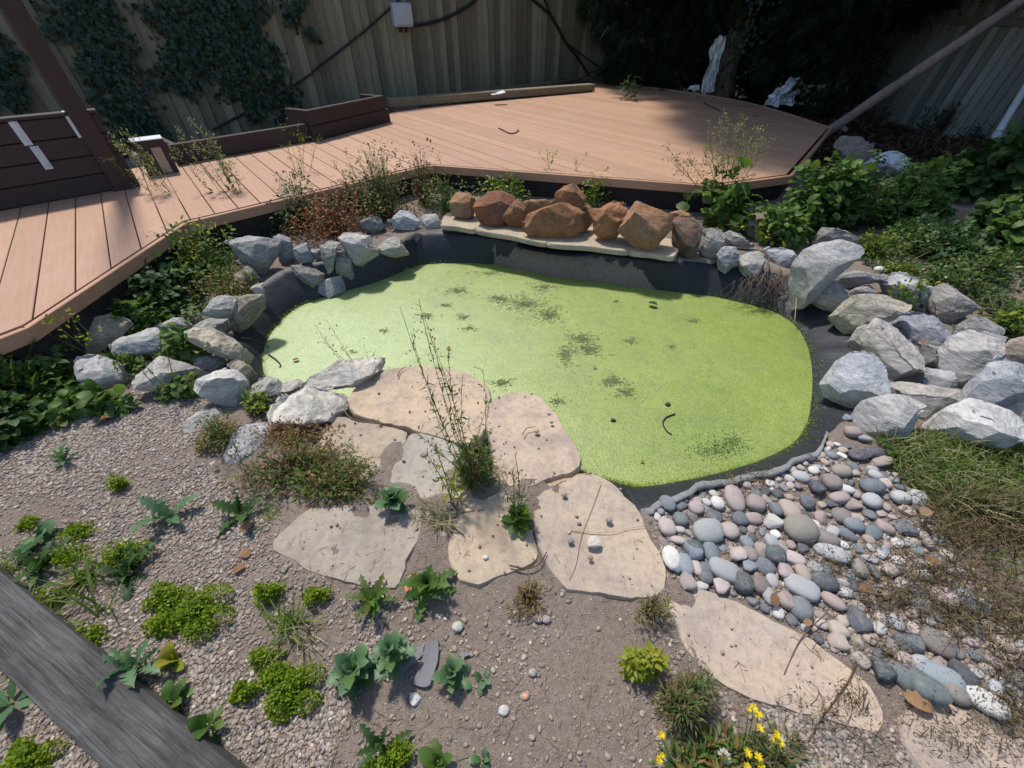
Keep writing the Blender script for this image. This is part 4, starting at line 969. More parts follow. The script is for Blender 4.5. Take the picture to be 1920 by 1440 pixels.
def weed(name, label, cat, base, tips, bud='dry', leaf='green', stem='stem_g', r=.0026, nb=7, bl=.1, lsize=.03, ltpl=LANCE, nl=10, budsize=.012, group=None, z=None, btpl=DIAM, low=(.05, .6), dy=0., nbud=4, z0=None):
    p = ongrid(*base) if z is None else g(*base, z); root = empty(name, label, cat, p, group)
    B = []; R = []; bp = []; ba = []; lp = []; la = []
    for tp in tips:
        e = atY(tp[0], tp[1], p[1]+rng.uniform(-.04, .04)+dy)-p; b = np.array([rng.normal(0, .012), rng.normal(0, .012), -.01])
        L = np.linalg.norm(e); c = (b+e)/2+np.array([rng.normal(0, .05)*L, rng.normal(0, .05)*L, .08*L])
        m = 9; path = bezier(b[None], c[None], e[None], m)[0]; B.append(path); R.append(np.linspace(r, r*.4, m))
        tg = unit(np.gradient(path, axis=0))
        def at(t):
            i = t*(m-1); k = min(int(i), m-2); f = i-k; return path[k]*(1-f)+path[k+1]*f, tg[k]
        for _ in range(nb):
            t = rng.uniform(.42, .97); q, d = at(t); l = bl*rng.uniform(.4, 1.)*(1.15-t*.6)
            dr = unit(d*.8+rng.normal(0, .55, 3)+np.array([0, 0, .25])); e2 = q+dr*l; c2 = q+d*l*.5+dr*l*.2
            B.append(bezier(q[None], c2[None], e2[None], m)[0]); R.append(np.linspace(r*.5, r*.22, m))
            for _ in range(nbud):
                k = rng.uniform(.55, 1); bp.append(q+(e2-q)*k+rng.normal(0, .012, 3)*(.4 if k > .9 else 1)); ba.append(unit(dr+rng.normal(0, .6, 3)))
        for _ in range(nl):
            t = rng.uniform(*low); q, d = at(t); lp.append(q); la.append(unit(d*.5+rng.normal(0, .7, 3)))
    mk('stem', *tubes(np.array(B), np.array(R), 3), M[stem], root)
    if bp:
        bp, ba = np.array(bp), np.array(ba); mk('buds', *inst(btpl, bp, ba, rng.normal(0, 1, bp.shape), budsize*rng.uniform(.6, 1.3, len(bp))), M[bud], root)
    if lp:
        lp, la = np.array(lp), np.array(la); mk('foliage', *inst(ltpl, lp, la, np.array([0, 0, 1.])+rng.normal(0, .3, lp.shape), lsize*rng.uniform(.5, 1.2, len(lp))), M[leaf], root)
    return root
def crown_lobes(lobes, dens, size, tpl=SPRAY, droop=.5):
    Ps, As, Ns, Ss = [], [], [], []
    for (c, r) in lobes:
        r = np.array(r); n = int(dens*(r[0]*r[1]+r[1]*r[2]+r[0]*r[2]))
        v = unit(rng.normal(0, 1, (n, 3))); k = .45+.55*rnd(n, 0, 1)**.6; k *= 1+.22*np.sin(v[:, 0]*5+v[:, 2]*4+c[0])
        Ps.append(np.array(c)+v*k[:, None]*r); As.append(unit(v*np.array([1, 1, .3])+rng.normal(0, .4, (n, 3))+np.array([0, 0, -droop]))); Ns.append(unit(v+rng.normal(0, .4, (n, 3))+np.array([0, 0, .5]))); Ss.append(size*rng.uniform(.6, 1.3, n))
    return inst(tpl, np.concatenate(Ps), np.concatenate(As), np.concatenate(Ns), np.concatenate(Ss))
def conifer(label, base, H, r, lobes, dens, size, lean=(0, 0)):
    base = np.array(base, float); root = empty('conifer_tree', label, 'conifer', base, 'conifers behind the deck')
    m = 12; t = np.linspace(0, 1, m); path = np.stack([lean[0]*t, lean[1]*t, -.1+H*t], -1); path[:, :2] += rng.normal(0, .02, (m, 2))
    rr = r*(1.25-.95*t); rr[0] *= 1.3
    mk('trunk', *tubes(path, rr[None], 10), M['bark'], root)
    pr = []
    for c, rad in lobes:
        q = path[int(min(m-1, max(2, (c[2]*.8)/H*m)))]; e = np.array(c); c2 = (q+e)/2+np.array([0, 0, .2]); pr.append(bezier(q[None], c2[None], e[None], 7)[0])
    mk('branch', *tubes(np.array(pr), np.linspace(r*.3, r*.08, 7)[None].repeat(len(pr), 0), 5), M['bark'], root)
    mk('crown', *crown_lobes(lobes, dens, size), M['conifer'], root); return root
def build_trees():
    conifer('dark conifer with drooping branches by the fence corner', (2.95, 10.2, .1), 6.5, .13,
            [((-.3, -.3, 1.1), (.9, .8, .75)), ((.5, -.5, 1.5), (.9, .9, .8)), ((-.6, -.6, 2.4), (1.1, 1.0, .8)), ((.2, -.2, 3.3), (1.4, 1.3, 1.)), ((-.5, -.9, 4.3), (1.3, 1.2, .9)), ((.2, -.1, 5.6), (1.1, 1.1, 1.1)), ((-1.15, .1, 1.55), (.5, .5, .6)), ((.35, -.6, .5), (.7, .5, .5)), ((-.5, -.3, .45), (.6, .5, .4)), ((1.0, -.4, .7), (.5, .5, .5))], 620, .26)
    conifer('dark conifer with a thick bare trunk behind the right end of the deck', (3.85, 9.0, .1), 7, .16,
            [((-.5, .5, 1.6), (.7, .7, .6)), ((.6, .1, 1.7), (.9, .7, .8)), ((.75, .3, .9), (.6, .5, .55)), ((-.2, -.5, 2.5), (1.2, .9, .7)), ((-1.1, -1.2, 3.4), (1.4, 1.2, .8)), ((-1.9, -1.6, 4.0), (1.2, 1.2, .8)), ((.6, -.3, 3.6), (1.3, 1.2, .9)), ((-.3, -.4, 4.9), (1.5, 1.4, 1.)), ((0, 0, 6.2), (1.2, 1.2, 1.)), ((-2.1, -2.4, 4.2), (1.1, 1.1, .6)), ((-1.5, -3.0, 4.3), (1.2, 1.2, .6)), ((-.6, -3.1, 4.0), (1.3, 1.2, .6)), ((.6, -2.9, 3.8), (1.2, 1.2, .6)), ((-2.3, -1.6, 4.6), (1., 1., .6))], 560, .26)
    conifer('dark conifer overhanging the grey green plank fence', (5.0, 7.9, .1), 6.5, .1,
            [((-.45, .3, .75), (.5, .45, .45)), ((-.05, -.3, .55), (.5, .4, .5)), ((-.3, -.1, 1.3), (.65, .6, .6)), ((.4, .1, 1.6), (.7, .7, .6)), ((-.2, -.5, 2.1), (1.1, 1.0, .75)), ((.2, -1.3, 2.6), (1.1, 1.1, .8)), ((-.9, -1.6, 3.0), (1.2, 1.2, .7)), ((-.7, -.5, 3.3), (1.2, 1.1, .9)), ((.2, -.2, 4.6), (1.3, 1.2, 1.)), ((0, 0, 5.7), (1., 1., 1.))], 600, .26)
    conifer('dark conifer whose low boughs hang over the top right corner', (6.6, 6.6, .1), 6, .12,
            [((-1.1, -.3, 1.95), (.8, .8, .4)), ((-1.5, -.9, 1.85), (.6, .6, .35)), ((-.9, .3, 2.5), (1.2, 1.2, .7)), ((-1.2, -1.2, 2.7), (1.2, 1.2, .7)), ((-.3, -.6, 3.1), (1.1, 1.2, .9)), ((-.3, .3, 4.2), (1.3, 1.3, 1.)), ((0, 0, 5.3), (1., 1., 1.))], 560, .26)
    conifer('dark conifer filling the gap between the thick trunk and the plank fence', (4.9, 9.6, .1), 6.5, .12,
            [((-.2, -.2, .7), (.8, .6, .6)), ((.4, -.4, 1.3), (.8, .7, .7)), ((-.4, -.3, 1.9), (.9, .8, .7)), ((0, 0, 2.8), (1.1, 1.1, .9)), ((0, 0, 4.2), (1.2, 1.2, 1.1)), ((0, 0, 5.6), (1., 1., 1.))], 560, .26)
    # ivy on the thick trunk
    def ivy_on(label, fn, n, size, nst=0):
        P, N = fn(n); c = P.mean(0); root = empty('ivy_plant', label, 'ivy', c, 'ivy climbing at the back of the garden')
        A = unit(np.array([0, 0, -1.])+rng.normal(0, .55, P.shape)); mk('foliage', *inst(IVY, P-c+N*rng.uniform(.01, .07, (n, 1)), A, N+rng.normal(0, .35, P.shape), size*rng.uniform(.5, 1.3, n)), M['ivy'], root)
        return root, c
    def trunk_pts(n):
        a = rnd(n, 0, 2*math.pi); z = rng.triangular(.2, 1.7, 3.4, n); r = .27-.03*z+rng.normal(0, .03, n)+.12*np.exp(-((z-1.5)/.5)**2)
        v = np.stack([np.cos(a), np.sin(a), 0*a], -1); return np.array([4.0, 8.82, .1])+v*r[:, None]+np.stack([0*z, 0*z, z], -1), v
    ivy_on('ivy wrapped round the thick conifer trunk beside the white sack', trunk_pts, 2400, .065)
    def patch(blobs):
        def fn(n):
            out = []
            w = np.array([b[2]*b[3] for b in blobs], float); w /= w.sum()
            for i in range(n):
                b = blobs[int(rng.choice(len(blobs), p=w))]; an = rng.uniform(0, 2*math.pi); r = math.sqrt(rng.random())*(1+.25*math.sin(an*3+b[0]))*(1+.18*abs(rng.normal()))
                out.append(onfence(b[0]+math.cos(an)*r*b[2], b[1]+math.sin(an)*r*b[3], .03))
            return np.array(out), np.repeat(FN[None], n, 0)
        return fn
    for label, blobs, n, stems in (
        ('ivy curtain on the fence between the post and the bare boards', [(150, 40, 60, 40), (190, 90, 50, 55), (215, 150, 45, 50), (240, 210, 45, 40), (130, 10, 50, 20), (185, 60, 30, 80), (265, 250, 40, 35)], 1700, [((210, 0), (265, 120), (290, 250))]),
        ('wide mass of ivy hanging on the fence left of the junction box', [(330, 20, 70, 35), (400, 40, 90, 55), (440, 90, 70, 45), (490, 130, 40, 45), (360, 90, 50, 50), (320, 130, 40, 45), (350, 150, 30, 30), (520, 170, 28, 35), (450, 20, 60, 30), (545, 190, 22, 25)], 2600, [((430, 0), (440, 90), (500, 180))]),
        ('thin ivy strand low on the fence above the low planter', [(440, 165, 30, 25), (480, 200, 25, 20), (540, 225, 25, 18), (420, 140, 25, 20)], 420, [((420, 130), (460, 180), (545, 235))]),
        ('clump of ivy at the left edge of the photo behind the plank wall', [(10, 140, 32, 45), (30, 180, 25, 25), (-20, 110, 40, 40)], 480, []),
        ('small pale ivy tuft at the top of the fence right of the wide mass', [(550, 10, 22, 18), (545, 35, 18, 15), (575, 60, 12, 12), (590, 75, 8, 8)], 150, [((550, 0), (556, 40), (590, 78))])):
        root, c = ivy_on(label, patch(blobs), int(n*1.05), .058)
        if stems:
            P = np.array([[onfence(a, b, .03)-c for a, b in s] for s in stems]); pt = bezier(P[:, 0], P[:, 1], P[:, 2], 10); mk('stem', *tubes(pt, np.full(pt.shape[:2], .008), 4), M['twig'], root)
build_trees()
def build_back_things():
    up = np.array([0, 0, 1.])
    # leaning pole
    a = np.array([3.92, 5.95, .1]); b = atY(1925, -6, 5.35); d = b-a; m = 22; t = np.linspace(0, 1.25, m)[:, None]
    path = d*t+rng.normal(0, .0018, (m, 3)); o = mk('wooden_pole', *tubes(path, (.062-.015*t[:, 0]+rng.normal(0, .0025, m))[None], 9), M['pole']); o.location = a.tolist(); tag(o, 'long bare wooden pole leaning from the deck corner up to the right', 'pole')
    k = [(a+d*.62, a+d*.62+np.array([.06, -.03, .09])), (a+d*.93, a+d*.93+np.array([.02, 0, .16])), (a+d*.35, a+d*.35+np.array([.0, 0, .07]))]
    mk('branch_stub', *tubes(np.array([np.array([p, (p+q)/2, q])-a for p, q in k]), np.array([[.012, .009, .006]]*3), 5), M['pole'], o)
    # white pipe
    a = g(1866, 258, .3); b = atY(1925, 160, a[1]+.35); d = b-a; root = empty('white_pipe', 'white plastic pipe standing against the plank fence at the right edge', 'pipe', a)
    mk('tube', *tubes(np.array([d*t for t in (-.1, .3, 1., 2., 3.2)]), np.full((1, 5), .035), 12), M['plastic'], root); mk('collar', *tubes(np.array([d*t for t in (-.02, .05, .1)]), np.array([[.042, .044, .042]]), 12), M['box'], root)
    # plastic sacks
    def sack(label, sil, zb, seed, depth=.6):
        C, V, F = rockmesh(sil, zb, depth=depth, seed=seed, rough=.4, sink=.01); V = np.array(V); s = np.ptp(V, 0).max()
        for i in range(len(V)):
            p = Vector(V[i])*(9/s*.4); V[i] += np.array(mnoise.noise_vector(p))*s*.1+np.array(mnoise.noise_vector(p*2.7))*s*.05
        o = mk('plastic_sack', V, F, M['plastic'], None, True, sharp=30); o.location = C.tolist(); tag(o, label, 'sack'); return o
    sack('small white plastic scrap beside the standing sack', [(1292, 166), (1298, 160), (1310, 161), (1312, 168), (1300, 171)], .33, 302)
    sack('torn white sack with brown earth on it above the green bush', [(1600, 318), (1625, 305), (1645, 292), (1672, 288), (1692, 295), (1704, 310), (1700, 316), (1660, 318)], .12, 305)
    def sheet(label, px, py, z, wpx, hpx, tilt, seed, foot=.5):
        p = g(px, py, z); s_ = sc(p); w, h = wpx*s_, hpx*s_*1.1; r = np.random.default_rng(seed); nu, nv = 18, 24; V = []
        for j in range(nv):
            v = j/(nv-1)
            for i in range(nu):
                u = i/(nu-1)*2-1; pr = .8+.2*math.cos(v*5+seed)+foot*(1-v)**3
                q = Vector((u*2+seed, v*3, seed*.7)); nn = mnoise.noise_vector(q*1.3); n2 = mnoise.noise_vector(q*3.1)
                V.append((u*w/2*pr+tilt*v*w+nn[0]*w*.16, (-.35*(1-v)**3+nn[1]*.4+n2[1]*.22+.12*math.sin(u*6+v*2+seed))*w, v*h+nn[2]*h*.06+n2[2]*h*.03+.01))
        F = [[j*nu+i, j*nu+i+1, (j+1)*nu+i+1, (j+1)*nu+i] for j in range(nv-1) for i in range(nu-1)]
        o = mk('plastic_sheet', np.array(V), [np.array(F)], M['plastic'], None, True, sharp=40); o.location = p.tolist(); tag(o, label, 'plastic sheet')
    sheet('white plastic sack standing against the thick conifer trunk', 1322, 173, .3, 22, 70, .1, 3, .7)
    sheet('crumpled white plastic sheet lying behind the deck edge', 1448, 197, .26, 44, 36, .7, 5, .3)
    sheet('smaller crumpled white plastic piece next to the leaning pole', 1506, 196, .26, 36, 26, .1, 8, .3)
    # concrete lump and wooden bits on the bare earth
    rock('earth_mound', 'mound of grey earth beside the right corner of the deck', 'mound', [(1560, 285), (1575, 255), (1600, 262), (1625, 290), (1635, 325), (1590, 330)], .02, (.2, .17, .14), seed=401, rough=.6)
    for i, (lab, px) in enumerate((('pale flake of wood beside the foot of the leaning pole', [(1567, 230), (1575, 229), (1590, 241), (1587, 245), (1575, 238)]), ('lilac grey shard stuck in the earth behind the torn sack', [(1625, 278), (1636, 267), (1642, 269), (1630, 287)]))):
        slab('wood_flake', lab, 'debris', px, .16, .02, ((.45, .36, .26), (.33, .31, .36))[i], None, 410+i, .003, .004)
    # broken tree stump at the back
    C, V, F = rockmesh([(1525, 195), (1530, 170), (1545, 150), (1560, 142), (1566, 160), (1556, 185), (1548, 198)], .1, seed=420, depth=.7)
    o = mk('tree_stump', V, F, M['bark'], None, True, sharp=35); o.location = C.tolist(); tag(o, 'grey splintered stump behind the smaller plastic piece', 'stump')
    # old leaf litter: brown needles and twigs under the conifers
    n = 16000; x = rng.uniform(2.2, 5.7, n); y = rng.uniform(4.6, 9.6, n); ok = ~inpoly(x, y, np.concatenate([FRW, BKW[::-1]])[:, :2]); x, y = x[ok], y[ok]; n = len(x)
    P = np.stack([x, y, hz(x, y)+.01], -1); A = unit(rng.normal(0, 1, (n, 3))*np.array([1, 1, .25])); o = mk('leaf_litter', *inst(LANCE, P, A, np.array([[0, 0, 1.]])+rng.normal(0, .3, (n, 3)), .1*rng.uniform(.4, 1.2, n), np.full(n, 1.8)), M['litter']); tag(o, 'brown needles and twigs littering the earth under the conifers', 'leaf litter', kind='stuff')
build_back_things()
def build_garden_plants():
    gt = 'dead growth along the foot of the plank fence'
    for lab, px, py, w, h, m in (('dead brown fern tangle behind the foot of the leaning pole', 1625, 245, 110, 40, 'litter'), ('dead brown tangle at the foot of the plank fence in the middle', 1720, 285, 130, 45, 'litter'), ('dead stems heaped between torn sack and plank fence', 1790, 305, 120, 45, 'litter'), ('dark bramble shoots on the lower part of the plank fence', 1760, 250, 100, 60, 'ivy'),
        ('dark leafy shoots between the two white plastic pieces', 1485, 195, 60, 75, 'ivy'), ('dark undergrowth left of the standing white sack', 1255, 168, 110, 40, 'ivy'), ('dark undergrowth between thick trunk and plastic sheet', 1400, 180, 80, 50, 'ivy'), ('dark shoots hanging by the white pipe', 1850, 270, 90, 50, 'ivy')):
        bush('undergrowth', lab, 'undergrowth', px, py, w, h, 420, LANCE, .11 if m == 'ivy' else .13, m, 'twig', group=gt, stems=.35, stemr=.005, lo=.15)
    R = random.Random(3)
    # --- right hand bushes
    gr = 'leafy bushes right of the deck'
    bush('leafy_bush', 'broad leaved bush spilling over the right front edge of the deck', 'bush', 1490, 425, 190, 130, 714, BROAD, 0.072, 'green', group=gr, dpt=.7)
    bush('leafy_bush', 'bramble like bush just right of the deck corner with dense leaves', 'bush', 1585, 420, 200, 130, 714, COMP, 0.094, 'dkgreen', group=gr, dpt=.7, mats2=('green', .4))
    bush('leafy_bush', 'middle bush of the right bank in front of the torn sack', 'bush', 1700, 410, 200, 110, 714, COMP, 0.094, 'green', group=gr, dpt=.7, mats2=('dkgreen', .5))
    bush('leafy_bush', 'dark bush with pointed leaves below the white pipe', 'bush', 1830, 365, 210, 110, 714, BROAD, 0.108, 'dkgreen', group=gr, dpt=.7)
    bush('leafy_bush', 'bush with large light leaves at the right edge of the photo', 'bush', 1890, 455, 190, 100, 442, BROAD, 0.086, 'green', group=gr, dpt=.7, mats2=('dkgreen', .4))
    bush('leafy_bush', 'low dark bush in front of the middle one on the right bank', 'bush', 1760, 470, 190, 60, 510, COMP, 0.072, 'dkgreen', group=gr, dpt=.8)
    bush('leafy_bush', 'small bush above the pale stones at the back of the pond', 'bush', 1450, 450, 110, 70, 374, BROAD, 0.054, 'green', group=gr, mats2=('lime', .2))
    bush('broad_leaved_weed', 'tall broad leaved weed in front of the deck right of the red rocks', 'weed', 1350, 425, 130, 100, 120, BROAD, .1, 'green', dpt=.6, mats2=('lime', .2))
    # --- tall flowering weeds along the deck
    gw = 'spindly weeds along the deck edge'
    weed('tall_weed', 'airy tall weed with pale seed heads in front of the right part of the deck', 'weed', (1350, 405), [(1330, 265), (1345, 240), (1395, 215), (1410, 240), (1375, 230), (1430, 290), (1290, 300), (1320, 285), (1390, 270), (1250, 275), (1440, 265), (1265, 310), (1360, 225), (1420, 250), (1400, 290), (1350, 290)], 'seedhead', 'green', nb=14, bl=.17, lsize=.09, ltpl=BROAD, nl=4, budsize=.015, nbud=8, low=(.1, .5), group=gw, dy=.05)
    weed('tall_weed', 'yellow budded weed leaning left across the pergola post', 'weed', (372, 428), [(195, 235), (215, 265), (205, 300), (245, 255), (265, 300), (225, 240)], 'seedhead', 'green', nb=14, bl=.12, lsize=.04, nl=3, budsize=.014, nbud=8, group=gw)
    weed('tall_weed', 'yellow budded weed with a bushy head above the low planter', 'weed', (462, 420), [(355, 215), (335, 245), (385, 240), (330, 285), (400, 270), (365, 265), (420, 300)], 'seedhead', 'green', nb=15, bl=.13, lsize=.06, ltpl=BROAD, nl=4, budsize=.014, nbud=8, low=(.05, .7), group=gw)
    weed('tall_weed', 'thin upright weed in front of the dark planter wall two planks high', 'weed', (578, 375), [(520, 225), (560, 225), (575, 240), (600, 250), (545, 270)], 'lime', 'green', nb=8, bl=.09, lsize=.05, nl=5, budsize=.012, nbud=4, group=gw)
    weed('tall_weed', 'dry reddish weed standing by the inner bend of the deck', 'weed', (690, 385), [(645, 280), (700, 290), (735, 285), (660, 310), (755, 300), (620, 300)], 'rust', 'rust', 'stem_r', nb=8, bl=.1, lsize=.03, nl=5, budsize=.012, nbud=5, group=gw)
    weed('tall_weed', 'small weed on the near deck corner bending over the trim', 'weed', (225, 585), [(150, 515), (175, 530), (200, 545)], 'kale', 'kale', nb=1, bl=.04, lsize=.09, ltpl=LANCE, nl=6, budsize=.01, low=(.2, 1.), group=gw)
    weed('tall_weed', 'dark stemmed weed with yellow flowers before the near deck corner', 'weed', (215, 690), [(95, 600), (120, 580), (140, 610), (75, 620)], 'lime', 'green', nb=5, bl=.06, nl=1, budsize=.02, nbud=3, group=gw)
    weed('deck_sprout', 'leafy sprout growing through a deck gap near a pale patch', 'sprout', (1030, 316), [(1010, 288), (1025, 285), (1040, 290)], 'lime', 'lime', nb=2, bl=.04, lsize=.05, nl=5, budsize=.02, z=ZD, low=(.3, 1.), r=.002)
    weed('deck_sprout', 'bent sprout at the front deck edge right of the leafy one', 'sprout', (1078, 320), [(1082, 300), (1100, 288)], 'lime', 'lime', nb=2, bl=.04, lsize=.04, nl=5, budsize=.015, z=ZD, low=(.3, 1.), r=.002)
    bush('deck_sprout', 'dark little plant growing out of the far deck', 'sprout', 1183, 186, 34, 40, 60, LANCE, .16, 'dkgreen', z=ZD)
    # --- weeds below the deck
    gb = 'weed thickets between the deck and the pond'
    bush('weed_thicket', 'green and red weeds below the inner bend of the deck', 'weeds', 725, 405, 190, 125, 2000, OVAL, .027, 'dkgreen', group=gb, mats2=('rust', .45), lumps=7)
    bush('weed_thicket', 'brick red low weeds on the rocks left of the bend', 'weeds', 640, 440, 210, 85, 2100, OVAL, .024, 'red', 'stem_r', group=gb, mats2=('rust', .45), lumps=7)
    bush('weed_thicket', 'tall orange brown weeds right under the bend of the deck trim', 'weeds', 795, 385, 85, 110, 800, OVAL, .026, 'rust', 'stem_r', group=gb, mats2=('dkgreen', .35))
    bush('weed_thicket', 'dark green weeds left of the ledge slabs', 'weeds', 838, 405, 80, 80, 700, OVAL, .03, 'green', group=gb)
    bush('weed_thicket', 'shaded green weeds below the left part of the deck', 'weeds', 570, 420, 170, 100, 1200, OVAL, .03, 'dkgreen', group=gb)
    bush('weed_thicket', 'yellowish green weed hanging in front of the fascia behind the red rocks', 'weeds', 950, 380, 130, 60, 650, OVAL, .032, 'green', group=gb, mats2=('lime', .3))
    bush('weed_thicket', 'small yellow green weed behind the pitted reddish rock', 'weeds', 1112, 385, 60, 62, 260, OVAL, .032, 'green', group=gb, mats2=('lime', .45))
    bush('weed_thicket', 'green weeds with yellow tips behind the long flat grey rock', 'weeds', 390, 515, 185, 110, 1700, OVAL, .032, 'green', group=gb, mats2=('lime', .3), lumps=7)
    bush('weed_thicket', 'orange tinted low weeds beside the olive boulders', 'weeds', 430, 550, 130, 60, 1000, OVAL, .022, 'rust', group=gb, mats2=('green', .4))
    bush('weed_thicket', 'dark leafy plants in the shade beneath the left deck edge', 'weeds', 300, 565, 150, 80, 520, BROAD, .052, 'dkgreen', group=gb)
    bush('weed_thicket', 'bright leaved plants behind the pinkish tan rock', 'weeds', 285, 615, 150, 70, 380, COMP, .07, 'green', group=gb)
    rosette('large_leaf_plant', 'plant with one big hand shaped grey green leaf under the deck', 'plant', 255, 560, 5, .15, TRI3, 'kale', (.3, .9), stalk=.08)
    bush('weed_thicket', 'ragged dark weed drooping from the deck edge above the recess', 'weeds', 465, 420, 60, 50, 160, OVAL, .045, 'green', group=gb)
    # --- left front patch
    gl = 'leafy plants at the left edge'
    bush('leafy_plant', 'big bright leafy plant under the near deck corner', 'plant', 85, 735, 190, 95, 560, COMP, .085, 'green', group=gl, mats2=('lime', .12), dpt=.8)
    bush('leafy_plant', 'leafy plant at the left edge below the bright one', 'plant', 20, 800, 150, 80, 420, COMP, .08, 'dkgreen', group=gl, mats2=('green', .5), dpt=.8)
    bush('leafy_plant', 'low leafy plant in front of the big white rock', 'plant', 140, 775, 120, 45, 200, BROAD, .052, 'green', group=gl)
    bush('leafy_plant', 'small leafy plant in dark soil left of the gravel', 'plant', 215, 765, 70, 45, 80, BROAD, .055, 'green', group=gl, mats2=('lime', .3))
    bush('leafy_plant', 'leafy weed over the long pale slab of rock', 'plant', 240, 690, 90, 40, 110, COMP, .06, 'green', group=gl, mats2=('lime', .3))
    bush('leafy_plant', 'yellow green leafy weed between the flat and the rough rocks', 'plant', 345, 660, 70, 60, 110, BROAD, .055, 'green', group=gl, mats2=('lime', .4), z=.05)
    bush('leafy_plant', 'leafy weed in front of the long pale slab of rock', 'plant', 340, 735, 80, 40, 90, BROAD, .05, 'green', group=gl, mats2=('lime', .3))
    weed('tall_weed', 'leaning green weed with thin bare stems over the long pale slab', 'weed', (330, 745), [(235, 640), (265, 690), (385, 690), (300, 600), (410, 730)], 'dry', 'green', nb=2, bl=.05, lsize=.035, nl=6, budsize=.01, group=gw)
    # --- middle mass around the rocks
    bush('weed_mass', 'mixed red and green weed mass in front of the huge cream rock', 'weeds', 560, 885, 240, 75, 1700, OVAL, .015, 'rust', 'stem_r', mats2=('green', .33, LANCE, 2.2), lumps=12, dpt=.6, stems=.2, lo=.15)
    bush('weed_mass', 'greener end of the weed mass next to the tan flagstone', 'weeds', 650, 912, 190, 50, 800, OVAL, .016, 'rust', 'stem_r', mats2=('green', .5, LANCE, 2.), lumps=9, dpt=.6, stems=.2, lo=.15)
    bush('weed_mass', 'rusty weeds under the dark side of the huge cream rock', 'weeds', 570, 815, 150, 40, 900, OVAL, .014, 'rust', 'stem_r', mats2=('red', .3), dpt=.6, stems=.25, lo=.15)
    bush('weed_mass', 'olive and rust weeds growing over the half buried whitish stone', 'weeds', 420, 825, 110, 65, 800, OVAL, .014, 'rust', mats2=('green', .4), dpt=.6, stems=.25, lo=.15)
    bush('weed_mass', 'small yellow green weed between cream rock and little boulder', 'weeds', 490, 770, 70, 45, 200, OVAL, .026, 'lime', mats2=('green', .5))
    gm = 'wispy weeds round the centre rocks'
    for lab, b, tips in (('wispy weed rising from the middle of the weed mass', (560, 880), [(500, 790), (540, 780), (590, 800), (620, 830), (520, 830)]), ('wispy weed at the right end of the weed mass', (650, 905), [(610, 830), (660, 830), (700, 850), (680, 870)]), ('wispy weed in front of the rounded boulder', (470, 880), [(430, 800), (470, 800), (410, 840), (500, 840)]), ('wispy weed beside the half buried whitish stone', (400, 850), [(370, 780), (400, 770), (440, 790)])):
        weed('tall_weed', lab, 'weed', b, tips, 'rust', 'green', 'stem_r', r=.0012, nb=8, bl=.05, lsize=.028, nl=16, budsize=.009, nbud=5, low=(.05, .9), group=gm)
    gn = 'loose weeds on the right bank'
    for lab, px, py, w, h, m2 in (('loose weed hanging over the back of the right rock pile', 1640, 480, 100, 55, 'lime'), ('tall loose weed in the middle of the right bank', 1760, 540, 110, 60, 'hay'), ('loose weed spilling down beside the rock at the pile edge', 1700, 575, 80, 55, 'lime'), ('loose green weed at the right edge above the hexagonal rock', 1880, 615, 110, 75, 'lime'), ('tangled weed below the large light leaves', 1860, 520, 120, 60, 'hay'), ('loose weed in front of the leafy bushes', 1700, 470, 110, 50, 'hay'), ('short bright weed by the white round stone', 1690, 520, 70, 35, 'lime')):
        bush('loose_weed', lab, 'weed', px, py, w, h, 520, OVAL, .03, 'green', group=gn, mats2=(m2, .3), lumps=9, lob=.4, stems=.2, lo=.15)
    # --- tall weeds on the flagstones
    weed('tall_weed', 'tallest dark green weed rising from the flagstones across the water', 'weed', (885, 905), [(750, 575), (785, 560), (795, 590), (840, 650), (812, 640), (905, 690), (868, 700), (915, 750), (770, 620), (800, 700), (925, 800), (940, 860), (765, 800), (830, 740)], 'rust', 'green', 'stem_g', r=.0017, nb=8, bl=.06, lsize=.03, nl=18, budsize=.009, nbud=3, low=(.02, .75), group='tall weeds on the flagstones')
    bush('weed_mass', 'dense leafy foot of the tallest weed between the flagstones', 'weeds', 885, 910, 85, 120, 620, LANCE, .034, 'green', 'stem_r', mats2=('rust', .25), dpt=.7, lo=.1, lumps=9)
    weed('tall_weed', 'thin stemmed weed in front of the long pale rock', 'weed', (735, 800), [(588, 605), (612, 600), (640, 650), (680, 640), (690, 700), (720, 700), (700, 660), (605, 640), (660, 690)], 'dry', 'green', 'stem_r', r=.0016, nb=7, bl=.06, lsize=.025, nl=12, budsize=.009, nbud=3, low=(.02, .4), group='tall weeds on the flagstones')
    bush('weed_mass', 'reddish leafy foot of the thin stemmed weed', 'weeds', 737, 800, 60, 75, 260, LANCE, .03, 'green', 'stem_r', mats2=('red', .35), dpt=.7, lo=.1)
    weed('tall_weed', 'short upright weed in the joint left of the largest flagstone', 'weed', (970, 970), [(965, 850), (960, 880), (985, 905), (935, 900)], 'dry', 'green', 'stem_g', nb=5, bl=.04, lsize=.03, nl=8, budsize=.011, nbud=3, group='tall weeds on the flagstones')
    weed('tall_weed', 'rusty short weed on the grey flagstone behind the tall weed', 'weed', (850, 945), [(810, 830), (800, 850), (865, 850), (830, 880)], 'hay', 'lime', 'stem_g', nb=5, bl=.05, lsize=.04, nl=12, budsize=.011, nbud=3, group='tall weeds on the flagstones')
    # --- rosettes
    gk = 'blue green leafy weeds in the gravel'
    rosette('leafy_weed', 'pale green rosette beside the terracotta shard', 'weed', 805, 1105, 22, .085, DANDE, 'green', (.15, 1.25), gk, width=1.3, stalk=.03)
    rosette('leafy_weed', 'tall blue green weed behind the slate shard', 'weed', 745, 1240, 36, 0.053, KALE, 'kale', (.1, 1.2), gk, stalk=.1)
